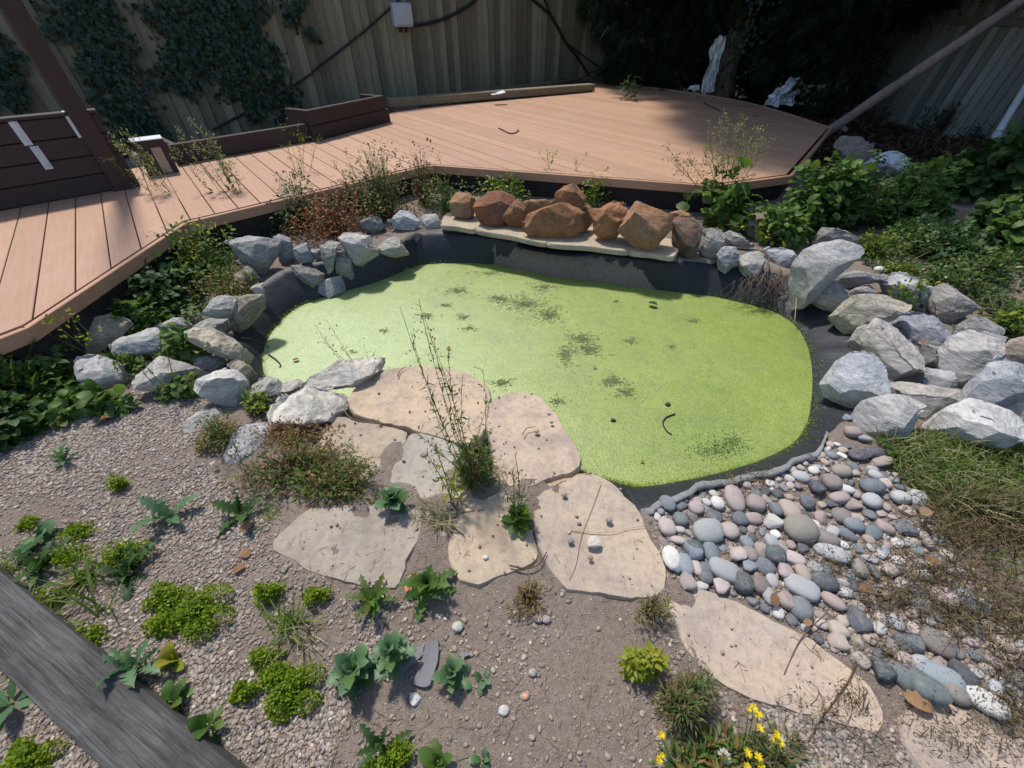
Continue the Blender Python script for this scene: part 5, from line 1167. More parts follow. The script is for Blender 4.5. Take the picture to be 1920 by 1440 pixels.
    rosette('leafy_weed', 'wide blue green weed left of the slate shard', 'weed', 672, 1265, 43, 0.059, KALE, 'kale', (.05, 1.15), gk, stalk=.06)
    rosette('leafy_weed', 'compact blue green weed right of the slate shard', 'weed', 848, 1270, 30, 0.047, KALE, 'kale', (.1, 1.2), gk, stalk=.03)
    rosette('leafy_weed', 'dark upright weed at the corner of the dusty grey flagstone', 'weed', 742, 950, 27, 0.062, KALE, 'kale', (.25, 1.3), gk, stalk=.05)
    rosette('leafy_weed', 'serrated green weed in the joint left of the largest flagstone', 'weed', 972, 985, 40, 0.053, KALE, 'green', (.1, 1.3), gk, stalk=.07)
    rosette('leafy_weed', 'small weed with two round leaves at the bottom centre', 'weed', 825, 1430, 9, 0.053, BROAD, 'green', (.3, 1.2), gk, stalk=.03)
    rosette('leafy_weed', 'reddish flat weed left of the terracotta shard', 'weed', 700, 1130, 16, .075, DANDE, 'green', (.1, .9), gk, stalk=.02)
    rosette('leafy_weed', 'grey green sprig in the dark soil at the left', 'weed', 125, 865, 16, .06, DANDE, 'kale', (.1, 1.1), gk, stalk=.03)
    rosette('leafy_weed', 'jagged dark rosette beside the weed mass', 'weed', 458, 965, 10, .1, DANDE, 'dkgreen', (.2, .9), gk, width=1.3, stalk=.02)
    rosette('leafy_weed', 'long leaved weed in the middle of the gravel', 'weed', 320, 970, 8, .11, DANDE, 'kale', (.2, 1.0), gk, width=1.2)
    rosette('leafy_weed', 'weed with toothed leaves bending over the timber sleeper', 'weed', 262, 1256, 13, .1, DANDE, 'kale', (.1, 1.0), gk, stalk=.03)
    rosette('leafy_weed', 'pair of oval leaves at the left side of the gravel', 'weed', 80, 1015, 7, 0.068, BROAD, 'kale', (.1, .7), gk)
    rosette('leafy_weed', 'dark green rosette behind the parsley at the left', 'weed', 245, 1075, 16, .09, DANDE, 'dkgreen', (.15, 1.1), gk, width=1.2)
    rosette('leafy_weed', 'dark rosette above the left end of the sleeper', 'weed', 85, 1065, 14, .1, DANDE, 'dkgreen', (.15, 1.1), gk)
    rosette('leafy_weed', 'sprawling weed right of the sleeper with roundish leaves', 'weed', 330, 1320, 14, 0.045, BROAD, 'green', (.1, .9), gk, stalk=.02)
    rosette('leafy_weed', 'low weed near the lower end of the sleeper', 'weed', 400, 1365, 10, 0.053, BROAD, 'green', (.1, 1.), gk, stalk=.03)
    rosette('leafy_weed', 'single folded yellow green leaf plant beside a yellow dead leaf', 'weed', 330, 1240, 6, 0.053, BROAD, 'lime', (.5, 1.3), gk)
    rosette('leafy_weed', 'fleshy leaved weed cut by the left edge below the sleeper', 'weed', 25, 1320, 10, .11, LANCE, 'kale', (.1, .9), gk, width=1.6)
    rosette('leafy_weed', 'thin dark weed behind the bottom parsley', 'weed', 722, 1400, 12, .07, DANDE, 'dkgreen', (.4, 1.3), gk, stalk=.05)
    rosette('leafy_weed', 'tiny green sprout left of the bottom centre weed', 'weed', 905, 1425, 7, 0.026, BROAD, 'kale', (.3, 1.), gk)
    rosette('leafy_weed', 'tiny blue green sprout at the tip of the slate shard', 'weed', 905, 1275, 7, 0.026, BROAD, 'kale', (.2, 1.), gk)
    # --- parsley
    gp = 'bright curly parsley plants in the gravel'
    for lab, px, py, w, h, n in (
        ('largest bright curly parsley, left of centre', 375, 1150, 165, 70, 1100), ('left lobe of curly parsley against the largest one', 315, 1120, 75, 55, 450),
        ('wide curly parsley at the lower left of the gravel', 540, 1300, 140, 60, 900), ('narrow curly parsley joined to the wide one', 470, 1300, 60, 45, 300),
        ('curly parsley in the corner below the sleeper', 70, 1435, 130, 55, 600), ('curly parsley at the bottom edge left of centre', 730, 1430, 90, 70, 550),
        ('curly parsley behind a brown dead leaf', 245, 1045, 80, 55, 420), ('small parsley near the left edge, upper', 150, 1000, 70, 28, 220), ('tiny parsley at the far left', 55, 985, 45, 25, 140),
        ('small parsley left of the dark rosette', 130, 1045, 70, 40, 240), ('little parsley sprig higher up the gravel', 235, 915, 40, 45, 170), ('loose parsley beside the dusty grey flagstone', 600, 1120, 55, 40, 220),
        ('half wilted parsley with white petals', 505, 1120, 65, 60, 320), ('pale parsley stalk above the wide one', 500, 1240, 60, 45, 240), ('straggly parsley next to the sleeper', 75, 1140, 90, 50, 300), ('drooping parsley touching the sleeper edge', 165, 1195, 80, 40, 260)):
        bush('parsley', lab, 'parsley', px, py, w, h*.8, int(n*2.8), CURL, .0074, 'parsley', group=gp, droop=0., lo=.45, stems=.08, stemr=.0013, dpt=.7, lumps=11, lob=.36)
    # --- grass
    gg = 'grass tufts in the gravel'
    for lab, px, py, n, L, mt in (
        ('grass tuft between parsley and dusty grey flagstone', 540, 1175, 70, .1, 'grass'), ('second grass tuft with dry blades nearby', 570, 1195, 50, .09, 'hay'), ('grass tuft left of the largest parsley', 165, 1085, 80, .12, 'grass'),
        ('leaning grass blades above the sleeper', 180, 1150, 12, .16, 'grass'), ('grass at the left edge of the gravel', 15, 1075, 60, .1, 'grass'), ('drooping grass heads on the sleeper', 80, 1190, 60, .12, 'grass'),
        ('tuft beside the weed mass at the flagstone corner', 505, 975, 40, .07, 'grass'), ('straw coloured grass in the joint by the grey flagstone', 830, 975, 110, .09, 'hay'), ('dry grass in front of the tan flagstones', 800, 960, 60, .07, 'hay'),
        ('dry russet grass at the foot of the rounded flagstone', 945, 890, 60, .07, 'hay'), ('long yellowish grass by the weed mass', 640, 880, 50, .1, 'hay')):
        tuft('grass_tuft', lab, px, py, n, L, mt, group=gg)
    # --- right bottom plants
    gy = 'weeds at the bottom right'
    bush('weed_mass', 'yellow green small leaved weed in the bare soil at lower right', 'weeds', 1210, 1255, 75, 75, 520, OVAL, .018, 'lime', group=gy, lo=.2)
    bush('weed_mass', 'brown sparse weed on the bare soil below the rounded flagstone', 'weeds', 990, 1125, 80, 50, 320, LANCE, .018, 'rust', 'stem_r', group=gy, lo=.2, stems=.3)
    bush('weed_mass', 'thin brownish weed at the right foot of the largest flagstone', 'weeds', 1215, 1150, 70, 80, 330, LANCE, .018, 'dry', 'stem_r', group=gy, lo=.1, stems=.3, mats2=('lime', .25))
    bush('weed_mass', 'tangled green and brown weed left of the yellow flowers', 'weeds', 1270, 1330, 130, 120, 1300, LANCE, .02, 'green', group=gy, mats2=('dry', .7), lumps=12, stems=.3, lo=.15)
    bush('weed_mass', 'dense dark green weed at the bottom edge under the yellow flowers', 'weeds', 1310, 1450, 170, 90, 620, LANCE, .034, 'green', group=gy, mats2=('rust', .35), lumps=11, lo=.15, stems=.25)
    bush('weed_mass', 'olive weed at the bottom beside the lower flagstone', 'weeds', 1440, 1430, 160, 70, 700, LANCE, .025, 'dry', group=gy, mats2=('green', .4), stems=.25)
    p = ongrid(1380, 1440)
    root = empty('yellow_flower_plant', 'weed with bright yellow dandelion like flowers at the bottom right', 'flower', p)
    fl = [(1413, 1327), (1425, 1365), (1422, 1340), (1404, 1330), (1456, 1378), (1462, 1392), (1450, 1388), (1402, 1412), (1422, 1420), (1240, 1378), (1237, 1425), (1242, 1417), (1400, 1438), (1425, 1435)]
    Ts = np.array([g(a, b, rng.uniform(.08, .13)) for a, b in fl])-p
    bs = np.stack([Ts[:, 0]*.8, Ts[:, 1]-.07, np.full(len(Ts), -.01)], -1); md = (bs+Ts)/2+np.array([0, 0, .02]); mk('stem', *tubes(bezier(bs, md, Ts, 6), np.full((len(Ts), 6), .0012), 3), M['stem_g'], root)
    for i, T in enumerate(Ts):
        n = 22; a = rnd(n, 0, 6.28); e = rnd(n, .1, .9); A = np.stack([np.cos(a)*np.cos(e), np.sin(a)*np.cos(e), np.sin(e)], -1)
        mk('flower_head', *inst(LANCE, np.repeat(T[None], n, 0), A, np.array([[0, 0, 1.]])+A*.2, np.full(n, .0105 if i not in (3, 6, 11) else .007), np.full(n, 1.6)), M['yellow'], root)
    # seed clocks
    for lab, px, py, zt, r in (('white dandelion clock on the half buried whitish stone', 404, 808, .05, .011), ('white dandelion clock at the gravel edge', 399, 869, .03, .009), ('white dandelion clock on the rounded boulder', 492, 803, .1, .01), ('small white dandelion clock in the weed mass', 498, 864, .06, .006), ('white seed head beside the tallest weed', 878, 783, .1, .01), ('fluffy white seed head under the yellow flowers', 1358, 1418, .05, .014), ('white seed head beside the thin stemmed weed', 708, 785, .05, .008)):
        p = g(px, py, zt); n = 90; v = unit(rng.normal(0, 1, (n, 3))); root = empty('seed_head', lab, 'seed head', (p[0], p[1], hz(p[0], p[1])), 'dandelion clocks')
        h = np.array([0, 0, zt-hz(p[0], p[1])]); mk('fluff', *inst(DIAM, h+v*r*.3, v, rng.normal(0, 1, (n, 3)), np.full(n, r*.9)), M['fluff'], root)
        mk('stem', *tubes(np.array([[0, .004, -.01], [0, .002, h[2]*.6], h]), np.full((1, 3), .0012), 3), M['stem_g'], root)
    # --- right bank: grass, ground cover, dry weeds
    def cover(name, label, poly, n, tpl, size, mat, zup, el=.6):
        P = np.array([ongrid(a, b) for a, b in poly]); lo, hi = P.min(0), P.max(0); k = int(n*2.5)
        x = rng.uniform(lo[0], hi[0], k); y = rng.uniform(lo[1], hi[1], k); ok = inpoly(x, y, P); x, y = x[ok][:n], y[ok][:n]; m = len(x)
        dens = np.array([mnoise.noise(Vector((a*3.5, b*3.5, 1.7))) for a, b in zip(x, y)]); ok = rng.random(m) < np.clip(.75+dens*1.6, .08, 1); x, y, dens = x[ok], y[ok], dens[ok]; m = len(x)
        z = hz(x, y)+rng.random(m)**1.5*zup*np.clip(.6+dens, .2, 1.4); a = rnd(m, 0, 6.28); e = rng.normal(el, .4, m)
        A = np.stack([np.cos(a)*np.cos(e), np.sin(a)*np.cos(e), np.sin(e)], -1); N = np.array([[0, 0, 1.]])+rng.normal(0, .45, (m, 3))
        tag(mk(name, *inst(tpl, np.stack([x, y, z], -1), A, N, size*rng.uniform(.5, 1.3, m)), M[mat]), label, 'ground cover', kind='stuff')
    bank = [(1600, 450), (1750, 440), (1960, 470), (1980, 680), (1850, 640), (1800, 580), (1680, 530), (1610, 490)]
    cover('ground_cover', 'low green weeds covering the right bank above the rocks', bank, 8500, OVAL, .03, 'dkgreen', .09, .2)
    cover('ground_cover', 'brighter creeping leaves scattered over the right bank', bank, 2600, OVAL, .026, 'green', .1, .2)
    cover('ground_cover', 'dry stems and thatch on the right bank', bank, 1400, BLADE, .1, 'dry', .05, .4)
    lawn = [(1640, 830), (1700, 810), (1800, 830), (1960, 830), (1990, 960), (1850, 970), (1760, 950), (1680, 900)]
    cover('lawn_grass', 'fresh green grass and clover below the right rock pile', lawn, 1300, BLADE, .085, 'grass', .03, .8)
    cover('dry_grass', 'dry yellowed blades in the fresh grass below the right rock pile', lawn, 900, BLADE, .09, 'hay', .05, .5)
    cover('ground_cover', 'clover leaves among the fresh grass below the right rock pile', lawn, 1700, OVAL, .024, 'green', .06, .2)
    fade = [(1700, 930), (1800, 940), (1990, 960), (2000, 1250), (1900, 1200), (1830, 1120), (1740, 1010)]
    cover('dry_grass', 'straw coloured grass lying over the right edge of the cobbles', fade, 3200, BLADE, .1, 'dry', .06, .5)
    cover('dry_grass', 'green shoots in the straw coloured grass at the right edge', fade, 900, BLADE, .09, 'grass', .05, .7)
    cover('dry_grass', 'pale straw lying among the grass at the right edge', fade, 700, BLADE, .11, 'hay', .06, .4)
    gd = 'dried weeds lying over the cobbles'
    for i, (lab, px, py, w, h) in enumerate((
        ('dried brown weed at the right edge over the cobbles', 1860, 1010, 190, 60), ('dried weed tangle beside the bright grass', 1760, 985, 150, 50), ('dried weed across the middle right cobbles', 1730, 1080, 150, 45), ('brown dried weed spreading over the lower cobbles', 1680, 1130, 150, 40),
        ('dried weed right of the slate blue cobbles', 1850, 1130, 190, 60), ('dried weed above the slate blue cobbles of the lower right', 1800, 1165, 150, 40), ('dried weed at the right edge near the bottom', 1905, 1265, 100, 60), ('sparse dried weed in the middle of the cobbles', 1560, 1060, 130, 30), ('sparse dried sprig between the two lower flagstones', 1660, 1225, 70, 30), ('sparse dried sprig behind the liner edge', 1400, 905, 110, 22), ('sparse dried sprig across the lower end of the long pinkish flagstone', 1570, 1330, 150, 45), ('sparse dried sprig on the bottom right flagstone', 1800, 1390, 170, 45), ('dried weed tangle between the cobbles and the bottom right corner', 1880, 1330, 110, 45))):
        p = ongrid(px, py); s = sc(p); root = empty('dried_weed', lab, 'dried weed', p, gd); n = int(70*w/150*(.4 if 'sparse' in lab else 1))
        b = np.stack([rng.normal(0, w*s*.28, n), rng.normal(0, h*s*.45, n), np.full(n, .01)], -1); L = w*s*.5
        dr = np.stack([rng.normal(-.35, .5, n), rng.normal(.1, .4, n), rng.uniform(.0, .4, n)], -1); e = b+dr*L*rng.uniform(.4, 1, (n, 1)); e[:, 2] = np.maximum(e[:, 2], .02)+h*s*.12; c = (b+e)/2+np.array([0, 0, .035])+rng.normal(0, .02, (n, 3))
        pt = bezier(b, c, e, 6); mk('stem', *tubes(pt, np.linspace(.0013, .0005, 6)[None].repeat(n, 0), 3), M['stem_d' if i % 2 else 'stem_r'], root)
        k = 16; t = rng.integers(1, 6, (n, k)); q = pt[np.arange(n)[:, None], t].reshape(-1, 3)+rng.normal(0, .016, (n*k, 3)); q[:, 2] = np.abs(q[:, 2])
        mk('seed_tufts', *inst(DIAM, q, rng.normal(0, 1, q.shape), rng.normal(0, 1, q.shape), .0095*rng.uniform(.5, 1.4, len(q)), np.full(len(q), .55)), M['dry'], root)
build_garden_plants()
# ------------------------------------------------------------------ cobbles and gravel
def uvball(nu=10, nv=7):
    V = [(0, 0, -1)]; F4 = []; F3 = []
    for j in range(1, nv):
        th = -math.pi/2+math.pi*j/nv
        for i in range(nu): a = 2*math.pi*i/nu; V.append((math.cos(a)*math.cos(th), math.sin(a)*math.cos(th), math.sin(th)))
    V.append((0, 0, 1)); top = len(V)-1
    for i in range(nu):
        F3.append([0, 1+(i+1) % nu, 1+i]); F3.append([top, 1+(nv-2)*nu+i, 1+(nv-2)*nu+(i+1) % nu])
        for j in range(nv-2): a = 1+j*nu+i; b = 1+j*nu+(i+1) % nu; F4.append([a, b, b+nu, a+nu])
    return np.array(V), [np.array(F4), np.array(F3)]
CC = {'slate blue': (.125, .145, .165), 'dark slate': (.075, .085, .097), 'pale grey': (.36, .37, .385), 'speckled pink': (.4, .335, .32), 'pinkish': (.33, .265, .245), 'beige': (.37, .31, .26), 'brown grey': (.22, .19, .18), 'white': (.55, .54, .52), 'blue grey': (.2, .235, .27)}
def build_cobbles():
    meshes = []
    bv, bf = uvball(12, 9)
    for k in range(14):
        V = bv.copy(); off = Vector((k*7.3, k*2.1, k*5.5)); sq = rng.uniform(2., 2.9)
        for i in range(len(V)):
            v = np.sign(V[i])*np.abs(V[i])**(2/sq)*(1+.10*mnoise.noise(Vector(V[i])*1.1+off)); V[i] = v
        if k > 7:                                     # some broken, angular ones
            for _ in range(5):
                nrm = unit(rng.normal(0, 1, 3)); d = V@nrm-.62; V -= np.where(d > 0, d, 0)[:, None]*nrm*.9
        o = mk('cobble', V, bf, M['cobble'], None, True); 
        if k > 7: o.data.set_sharp_from_angle(angle=math.radians(45))
        meshes.append(o.data); bpy.data.objects.remove(o)
    A = lambda L, ox, oy: [(ox+a/3, oy+b/3, c/3, d/3, e, f) for a, b, c, d, e, f in L]
    big = A([(50,885,58,50,0,'dark slate'),(150,895,48,55,0,'blue grey'),(325,1065,55,58,0,'dark slate'),(225,1000,92,55,25,'pale grey'),(505,912,58,48,10,'dark slate'),(370,905,42,45,0,'brown grey'),(435,885,38,45,0,'pinkish'),
      (300,910,55,50,0,'speckled pink'),(565,1005,60,48,30,'speckled pink'),(665,1010,40,55,0,'beige'),(655,1095,92,58,35,'pale grey'),(565,1160,64,48,40,'pinkish'),(650,1215,58,62,30,'slate blue'),(430,1080,52,48,0,'brown grey'),(835,1170,62,36,45,'pinkish'),
      (780,1060,78,50,15,'dark slate'),(968,1270,64,66,0,'slate blue'),(860,1320,58,48,0,'beige'),(860,1385,58,50,20,'beige'),(650,770,95,75,0,'brown grey'),(130,785,88,62,-10,'pale grey'),(255,775,55,48,0,'speckled pink'),(280,595,55,75,0,'speckled pink'),
      (190,620,38,38,0,'white'),(70,645,42,36,0,'speckled pink'),(400,625,52,45,20,'pinkish'),(588,660,52,60,0,'beige'),(515,655,34,40,0,'slate blue'),(745,540,58,42,20,'dark slate'),(1052,530,62,46,0,'slate blue'),(985,350,66,38,0,'dark slate'),(1065,338,52,32,0,'dark slate'),
      (885,440,52,36,10,'brown grey'),(730,435,30,25,0,'white'),(730,487,42,24,0,'brown grey'),(825,505,48,46,0,'brown grey'),(905,540,48,26,15,'white'),(870,590,60,32,-10,'speckled pink'),(945,622,56,32,0,'pinkish'),(1050,610,50,45,0,'pale grey'),(880,692,48,44,0,'brown grey'),
      (950,742,60,40,0,'blue grey'),(1240,755,62,46,20,'slate blue'),(790,820,76,42,20,'brown grey'),(830,900,95,45,25,'pale grey'),(988,985,46,54,30,'brown grey'),(1065,1005,32,40,0,'slate blue'),(1155,995,50,34,-10,'speckled pink'),(1450,1150,66,52,30,'speckled pink'),
      (1565,1150,60,46,0,'blue grey'),(1635,1210,58,42,20,'dark slate'),(800,550,0,0,0,'white'),(440,480,0,0,0,'white'),(1100,390,70,40,0,'pinkish'),(840,170,66,32,10,'brown grey'),(945,222,44,32,10,'pinkish'),(1015,255,42,20,10,'pale grey'),(918,135,28,20,0,'blue grey'),
      (5,960,45,60,0,'blue grey'),(70,980,32,42,0,'beige'),(120,1030,42,42,0,'slate blue'),(105,1078,36,22,0,'white'),(210,1090,62,42,0,'speckled pink'),(20,1050,50,52,0,'speckled pink'),(120,990,40,36,0,'slate blue'),(490,835,36,38,0,'pale grey'),(555,870,38,38,0,'beige'),
      (390,705,50,32,0,'pinkish'),(495,720,60,40,0,'white'),(615,930,60,36,25,'speckled pink'),(475,1140,36,48,0,'pale grey'),(365,975,54,40,15,'blue grey'),(900,1120,48,32,15,'pale grey'),(1210,590,52,38,0,'pale grey'),(1310,600,52,50,0,'pale grey'),(690,615,40,42,0,'slate blue')], 1280, 740)
    big += A([(1112,905,82,62,20,'dark slate'),(1215,930,52,75,-20,'slate blue'),(1265,755,86,66,10,'slate blue'),(1410,745,88,62,35,'brown grey'),(1420,935,108,62,25,'blue grey'),(1350,985,98,88,20,'slate blue'),(1535,905,68,82,-15,'dark slate'),(1432,872,70,46,20,'pinkish'),
      (1230,840,58,40,15,'pinkish'),(1520,1030,80,50,10,'brown grey'),(1680,1070,105,62,35,'white'),(1885,965,70,45,30,'slate blue'),(1320,850,50,34,0,'pale grey'),(1150,760,52,45,30,'brown grey')], 1280, 960)
    # the white chalky cobble and neighbours at the flagstone
    big += [(1257, 1050, 17, 22, 0, 'white'), (1293, 1035, 22, 20, 0, 'blue grey'), (1250, 948, 14, 17, -20, 'slate blue'), (1274, 978, 14, 13, 0, 'slate blue'), (1249, 991, 16, 17, 0, 'speckled pink'), (1238, 962, 7, 7, 0, 'blue grey'), (1266, 1062, 10, 14, 0, 'blue grey'), (1270, 1015, 16, 8, 20, 'speckled pink')]
    items = []
    def add(px, py, a, b, rot, colname, stack=.0):
        p = ongrid(px, py); s = sc(p); ra, rb = a*s*.98, b*s*1.08; rz = min(ra, rb)*rng.uniform(.6, .8)
        p[2] += rz*.55+stack; items.append((p, ra, rb, rz, rot, colname))
    for px, py, a, b, rot, c in big:
        if a > 1: add(px, py, a, b, rot, c, .004)
    reg = [(1225, 985), (1240, 938), (1345, 915), (1450, 888), (1530, 855), (1560, 830), (1660, 850), (1700, 930), (1760, 1000), (1830, 1120), (1925, 1200), (1925, 1335), (1840, 1315), (1700, 1300), (1640, 1265), (1560, 1215), (1480, 1165), (1400, 1125), (1310, 1092), (1258, 1082), (1248, 1030)]
    names = list(CC); w = np.array([.12, .08, .16, .16, .14, .12, .1, .06, .1]); w = w/w.sum(); tries = 0
    P2 = [(i[0][0], i[0][1], (i[1]+i[2])/2) for i in items]
    poly = np.array([ongrid(a, b)[:2] for a, b in reg]); lo, hi = poly.min(0), poly.max(0)
    while len(items) < 298 and tries < 60000:
        tries += 1; x, y = rng.uniform(lo[0], hi[0]), rng.uniform(lo[1], hi[1])
        if not inpoly(np.array([x]), np.array([y]), poly)[0]: continue
        r = rng.choice([.015, .018, .021, .026]) if tries < 9000 else rng.choice([.012, .015, .018])
        if any((x-a)**2+(y-b)**2 < (.86*(r+c))**2 for a, b, c in P2): continue
        ra = r*rng.uniform(1., 1.3); rb = r*rng.uniform(.8, 1.05); rz = min(ra, rb)*rng.uniform(.55, .8)
        items.append((np.array([x, y, float(hz(x, y))+rz*.45]), ra, rb, rz, rng.uniform(0, 180), names[int(rng.choice(9, p=w))])); P2.append((x, y, r))
    XY = np.array([i[0][:2] for i in items]); szn = ['large' if i[1] > .05 else 'medium' if i[1] > .032 else 'small' for i in items]; seen = {}
    for q, (p, ra, rb, rz, rot, cn) in enumerate(items):
        o = bpy.data.objects.new('cobble', meshes[int(rng.integers(14))]); COL.objects.link(o); o.location = p.tolist(); o.scale = (ra, rb, rz); o.rotation_euler = (rng.normal(0, .12), rng.normal(0, .12), -math.radians(rot))
        c = np.array(CC[cn])*rng.uniform(.8, 1.18)+rng.normal(0, .004, 3); o.color = (*np.clip(c, .02, .9), 1)
        shape = 'oval' if ra/rb > 1.25 or rb/ra > 1.25 else 'rounded'
        dl = float(dpoly(p[0], p[1], RM2)); xx, yy = p[0], p[1]
        where = 'by the folded liner edge' if dl < .14 else 'by the right rock pile' if yy > 1.75 else 'under the dried weeds' if xx > 1.15 and yy > .9 else 'near the bottom right flagstone' if xx > .95 and yy < .75 else 'along the long pinkish flagstone' if yy < .88 else 'amid the cobble bed'
        dd = np.hypot(*(XY-XY[q]).T); nb = np.argsort(dd)[1:4]; lab = f'{szn[q]} {shape} {cn} cobble {where}'
        for k in nb:
            l2 = f'{lab}, touching a {szn[k]} {items[k][5]} one'
            if l2 not in seen: break
        if l2 in seen:
            nb = np.argsort(dd)[1:6]
            for k in nb:
                for k2 in nb:
                    l3 = f'{szn[q]} {shape} {cn} cobble between a {szn[k]} {items[k][5]} one and a {szn[k2]} {items[k2][5]} one'
                    if k != k2 and l3 not in seen and len(l3.split()) <= 16: l2 = l3
        seen[l2] = 1
        tag(o, l2, 'cobble', 'cobbles heaped between the pond and the flagstones')
build_cobbles()
def build_gravel():
    oct_ = uvball(6, 4)
    polys = [np.array(s)[:, :2] for s in SLABS]
    a0, d0, n0, w0 = SLP
    def scatter(name, label, poly, n, r0, r1, dens, lift=.15, extra=None):
        P = np.array([g(a, b, 0)[:2] for a, b in poly]); lo, hi = P.min(0), P.max(0); x = rng.uniform(lo[0], hi[0], n*3); y = rng.uniform(lo[1], hi[1], n*3)
        ok = inpoly(x, y, P)&~inpoly(x, y, RM2)
        for s in polys: ok &= ~(inpoly(x, y, s)&(dpoly(x, y, s) > .02))
        q = np.stack([x, y], -1)-a0; sd_ = q@n0; ok &= ~((sd_ > -.004)&(sd_ < w0+.004))
        x, y = x[ok], y[ok]; dn = dens(x, y); k = rng.random(len(x)) < dn; x, y = x[k][:n], y[k][:n]; m = len(x)
        r = r0+(r1-r0)*rng.random(m)**2.2; z = hz(x, y)+r*lift
        a = rnd(m, 0, 6.28); A = np.stack([np.cos(a), np.sin(a), rng.normal(0, .2, m)], -1); N = np.array([[0, 0, 1.]])+rng.normal(0, .25, (m, 3))
        tp = (oct_[0]*np.array([.78, 1.08, .62]), oct_[1]); V, F = inst(tp, np.stack([x, y, z], -1), A, N, r, rng.uniform(.75, 1.15, m))
        V += rng.normal(0, 1, V.shape)*np.repeat(r, len(tp[0]))[:, None]*.09
        tag(mk(name, V, F, M['gravel'], None, True), label, 'gravel', kind='stuff')
    nz = lambda x, y, s, o: np.array([mnoise.noise(Vector((a*s, b*s, o))) for a, b in zip(x, y)])
    left = [(-60, 800), (170, 770), (250, 735), (420, 750), (350, 850), (430, 900), (520, 1000), (520, 1040), (640, 1110), (740, 1120), (620, 1440), (-200, 1700), (-300, 1100)]
    scatter('gravel', 'pinkish grey pea gravel covering the left foreground', left, 24000, .0038, .0084, lambda x, y: np.clip(.72+nz(x, y, 3.1, .3)*1.5, .06, 1))
    mid = [(500, 1020), (640, 1090), (760, 1100), (840, 1090), (900, 1110), (1060, 1100), (1230, 1130), (1290, 1220), (1560, 1360), (1700, 1380), (1760, 1500), (600, 1560), (560, 1300)]
    scatter('gravel', 'scattered pebbles pressed into the bare soil at the bottom centre', mid, 2600, .0025, .0095, lambda x, y: np.clip(.35+nz(x, y, 4, 2.3)*.9, .05, 1), .15)
    allr = [(-100, 700), (420, 740), (560, 930), (1000, 900), (1240, 960), (1700, 1290), (1920, 1440), (1800, 1600), (-300, 1700), (-300, 1100)]
    scatter('gravel', 'fine grit between the pebbles of the foreground', allr, 17000, .0012, .0036, lambda x, y: np.clip(.7+nz(x, y, 5, 5.3), .1, 1), .2)
    scatter('gravel', 'small gravel between the cobbles', [(1215, 985), (1240, 935), (1530, 855), (1660, 845), (1760, 1000), (1950, 1200), (1950, 1340), (1640, 1270), (1400, 1130), (1250, 1085)], 5200, .0035, .0115, lambda x, y: np.where((x > 1.05)&(y > .7), .3, 1.))
    scatter('gravel', 'pebbly soil between the two lower right flagstones', [(1430, 1320), (1560, 1352), (1655, 1378), (1690, 1335), (1720, 1440), (1680, 1600), (1400, 1600)], 2600, .003, .009, lambda x, y: np.clip(.7+nz(x, y, 5, 9.3), .1, 1))
    # pebbles lying on the flagstones
    V = []; pts = []
    for s, z in zip(polys, [float(q[0][2]) for q in SLABS]):
        lo, hi = s.min(0), s.max(0)
        for _ in range(34):
            x, y = rng.uniform(lo[0], hi[0]), rng.uniform(lo[1], hi[1])
            if inpoly(np.array([x]), np.array([y]), s)[0]: pts.append((x, y, z+.004))
    P = np.array(pts); m = len(P); r = .0018+.006*rng.random(m)**3; a = rnd(m, 0, 6.28)
    tp = (oct_[0]*np.array([.8, 1.1, .65]), oct_[1]); tag(mk('gravel', *inst(tp, P, np.stack([np.cos(a), np.sin(a), 0*a], -1), np.repeat([[0, 0, 1.]], m, 0)+rng.normal(0, .1, (m, 3)), r), M['gravel']), 'loose little pebbles lying on the flagstones', 'gravel', kind='stuff')
    bv, bf = uvball(10, 7)
    for lab, px, py, zt, r, col in (('tan pebble on the rounded right flagstone', 1006, 808, .033, .011, (.42, .29, .2)), ('flat grey pebble on the blue grey flagstone', 795, 852, .018, .014, (.27, .25, .23)), ('pale pebble inside the white scratch on the blue grey flagstone', 817, 898, .02, .011, (.5, .5, .48)),
        ('brownish flat pebble in the joint by the rounded tan flagstone', 832, 1002, .006, .016, (.36, .29, .24)), ('white pebble on the rounded tan flagstone', 910, 1045, .022, .008, (.62, .62, .6)), ('dark pebble on the largest flagstone', 1070, 1015, .033, .009, (.16, .16, .17)), ('rust brown pebble on the largest flagstone', 1107, 1046, .033, .008, (.25, .15, .11)),
        ('greyish lump of stone on the largest flagstone', 1142, 975, .035, .011, (.25, .24, .25)), ('small brown cluster stone near the top of the largest flagstone', 1058, 928, .033, .009, (.2, .16, .14)), ('dark pebble near the edge of the rounded right flagstone', 1034, 792, .033, .007, (.2, .16, .14)),
        ('greenish white pebble in the bare soil', 858, 1175, .01, .015, (.42, .43, .36)), ('pinkish pebble in the bare soil, left of two', 1010, 1160, .01, .012, (.36, .27, .23)), ('grey pink pebble in the bare soil, right of two', 1024, 1161, .01, .012, (.33, .28, .27)), ('orange pebble pair stone near the brown pebble', 985, 1305, .01, .01, (.42, .23, .17)), ('pale oval pebble in the bare soil at the bottom', 945, 1332, .01, .013, (.48, .46, .42)), ('grey oval pebble in the bare soil', 999, 1261, .01, .011, (.27, .26, .24)),
        ('white round stone on the right bank above the rock pile', 1648, 505, .11, .025, (.6, .59, .56)), ('dark round lump floating on the duckweed', 1252, 758, ZW+.004, .013, (.06, .05, .04)), ('black seed pod floating on the duckweed', 1150, 788, ZW+.004, .011, (.05, .045, .03))):
        V = bv*np.array([1.15, .95, .7]); V = np.array([v*(1+.12*mnoise.noise(Vector(v)*1.3+Vector((px*.1, py*.1, 0)))) for v in V])*r
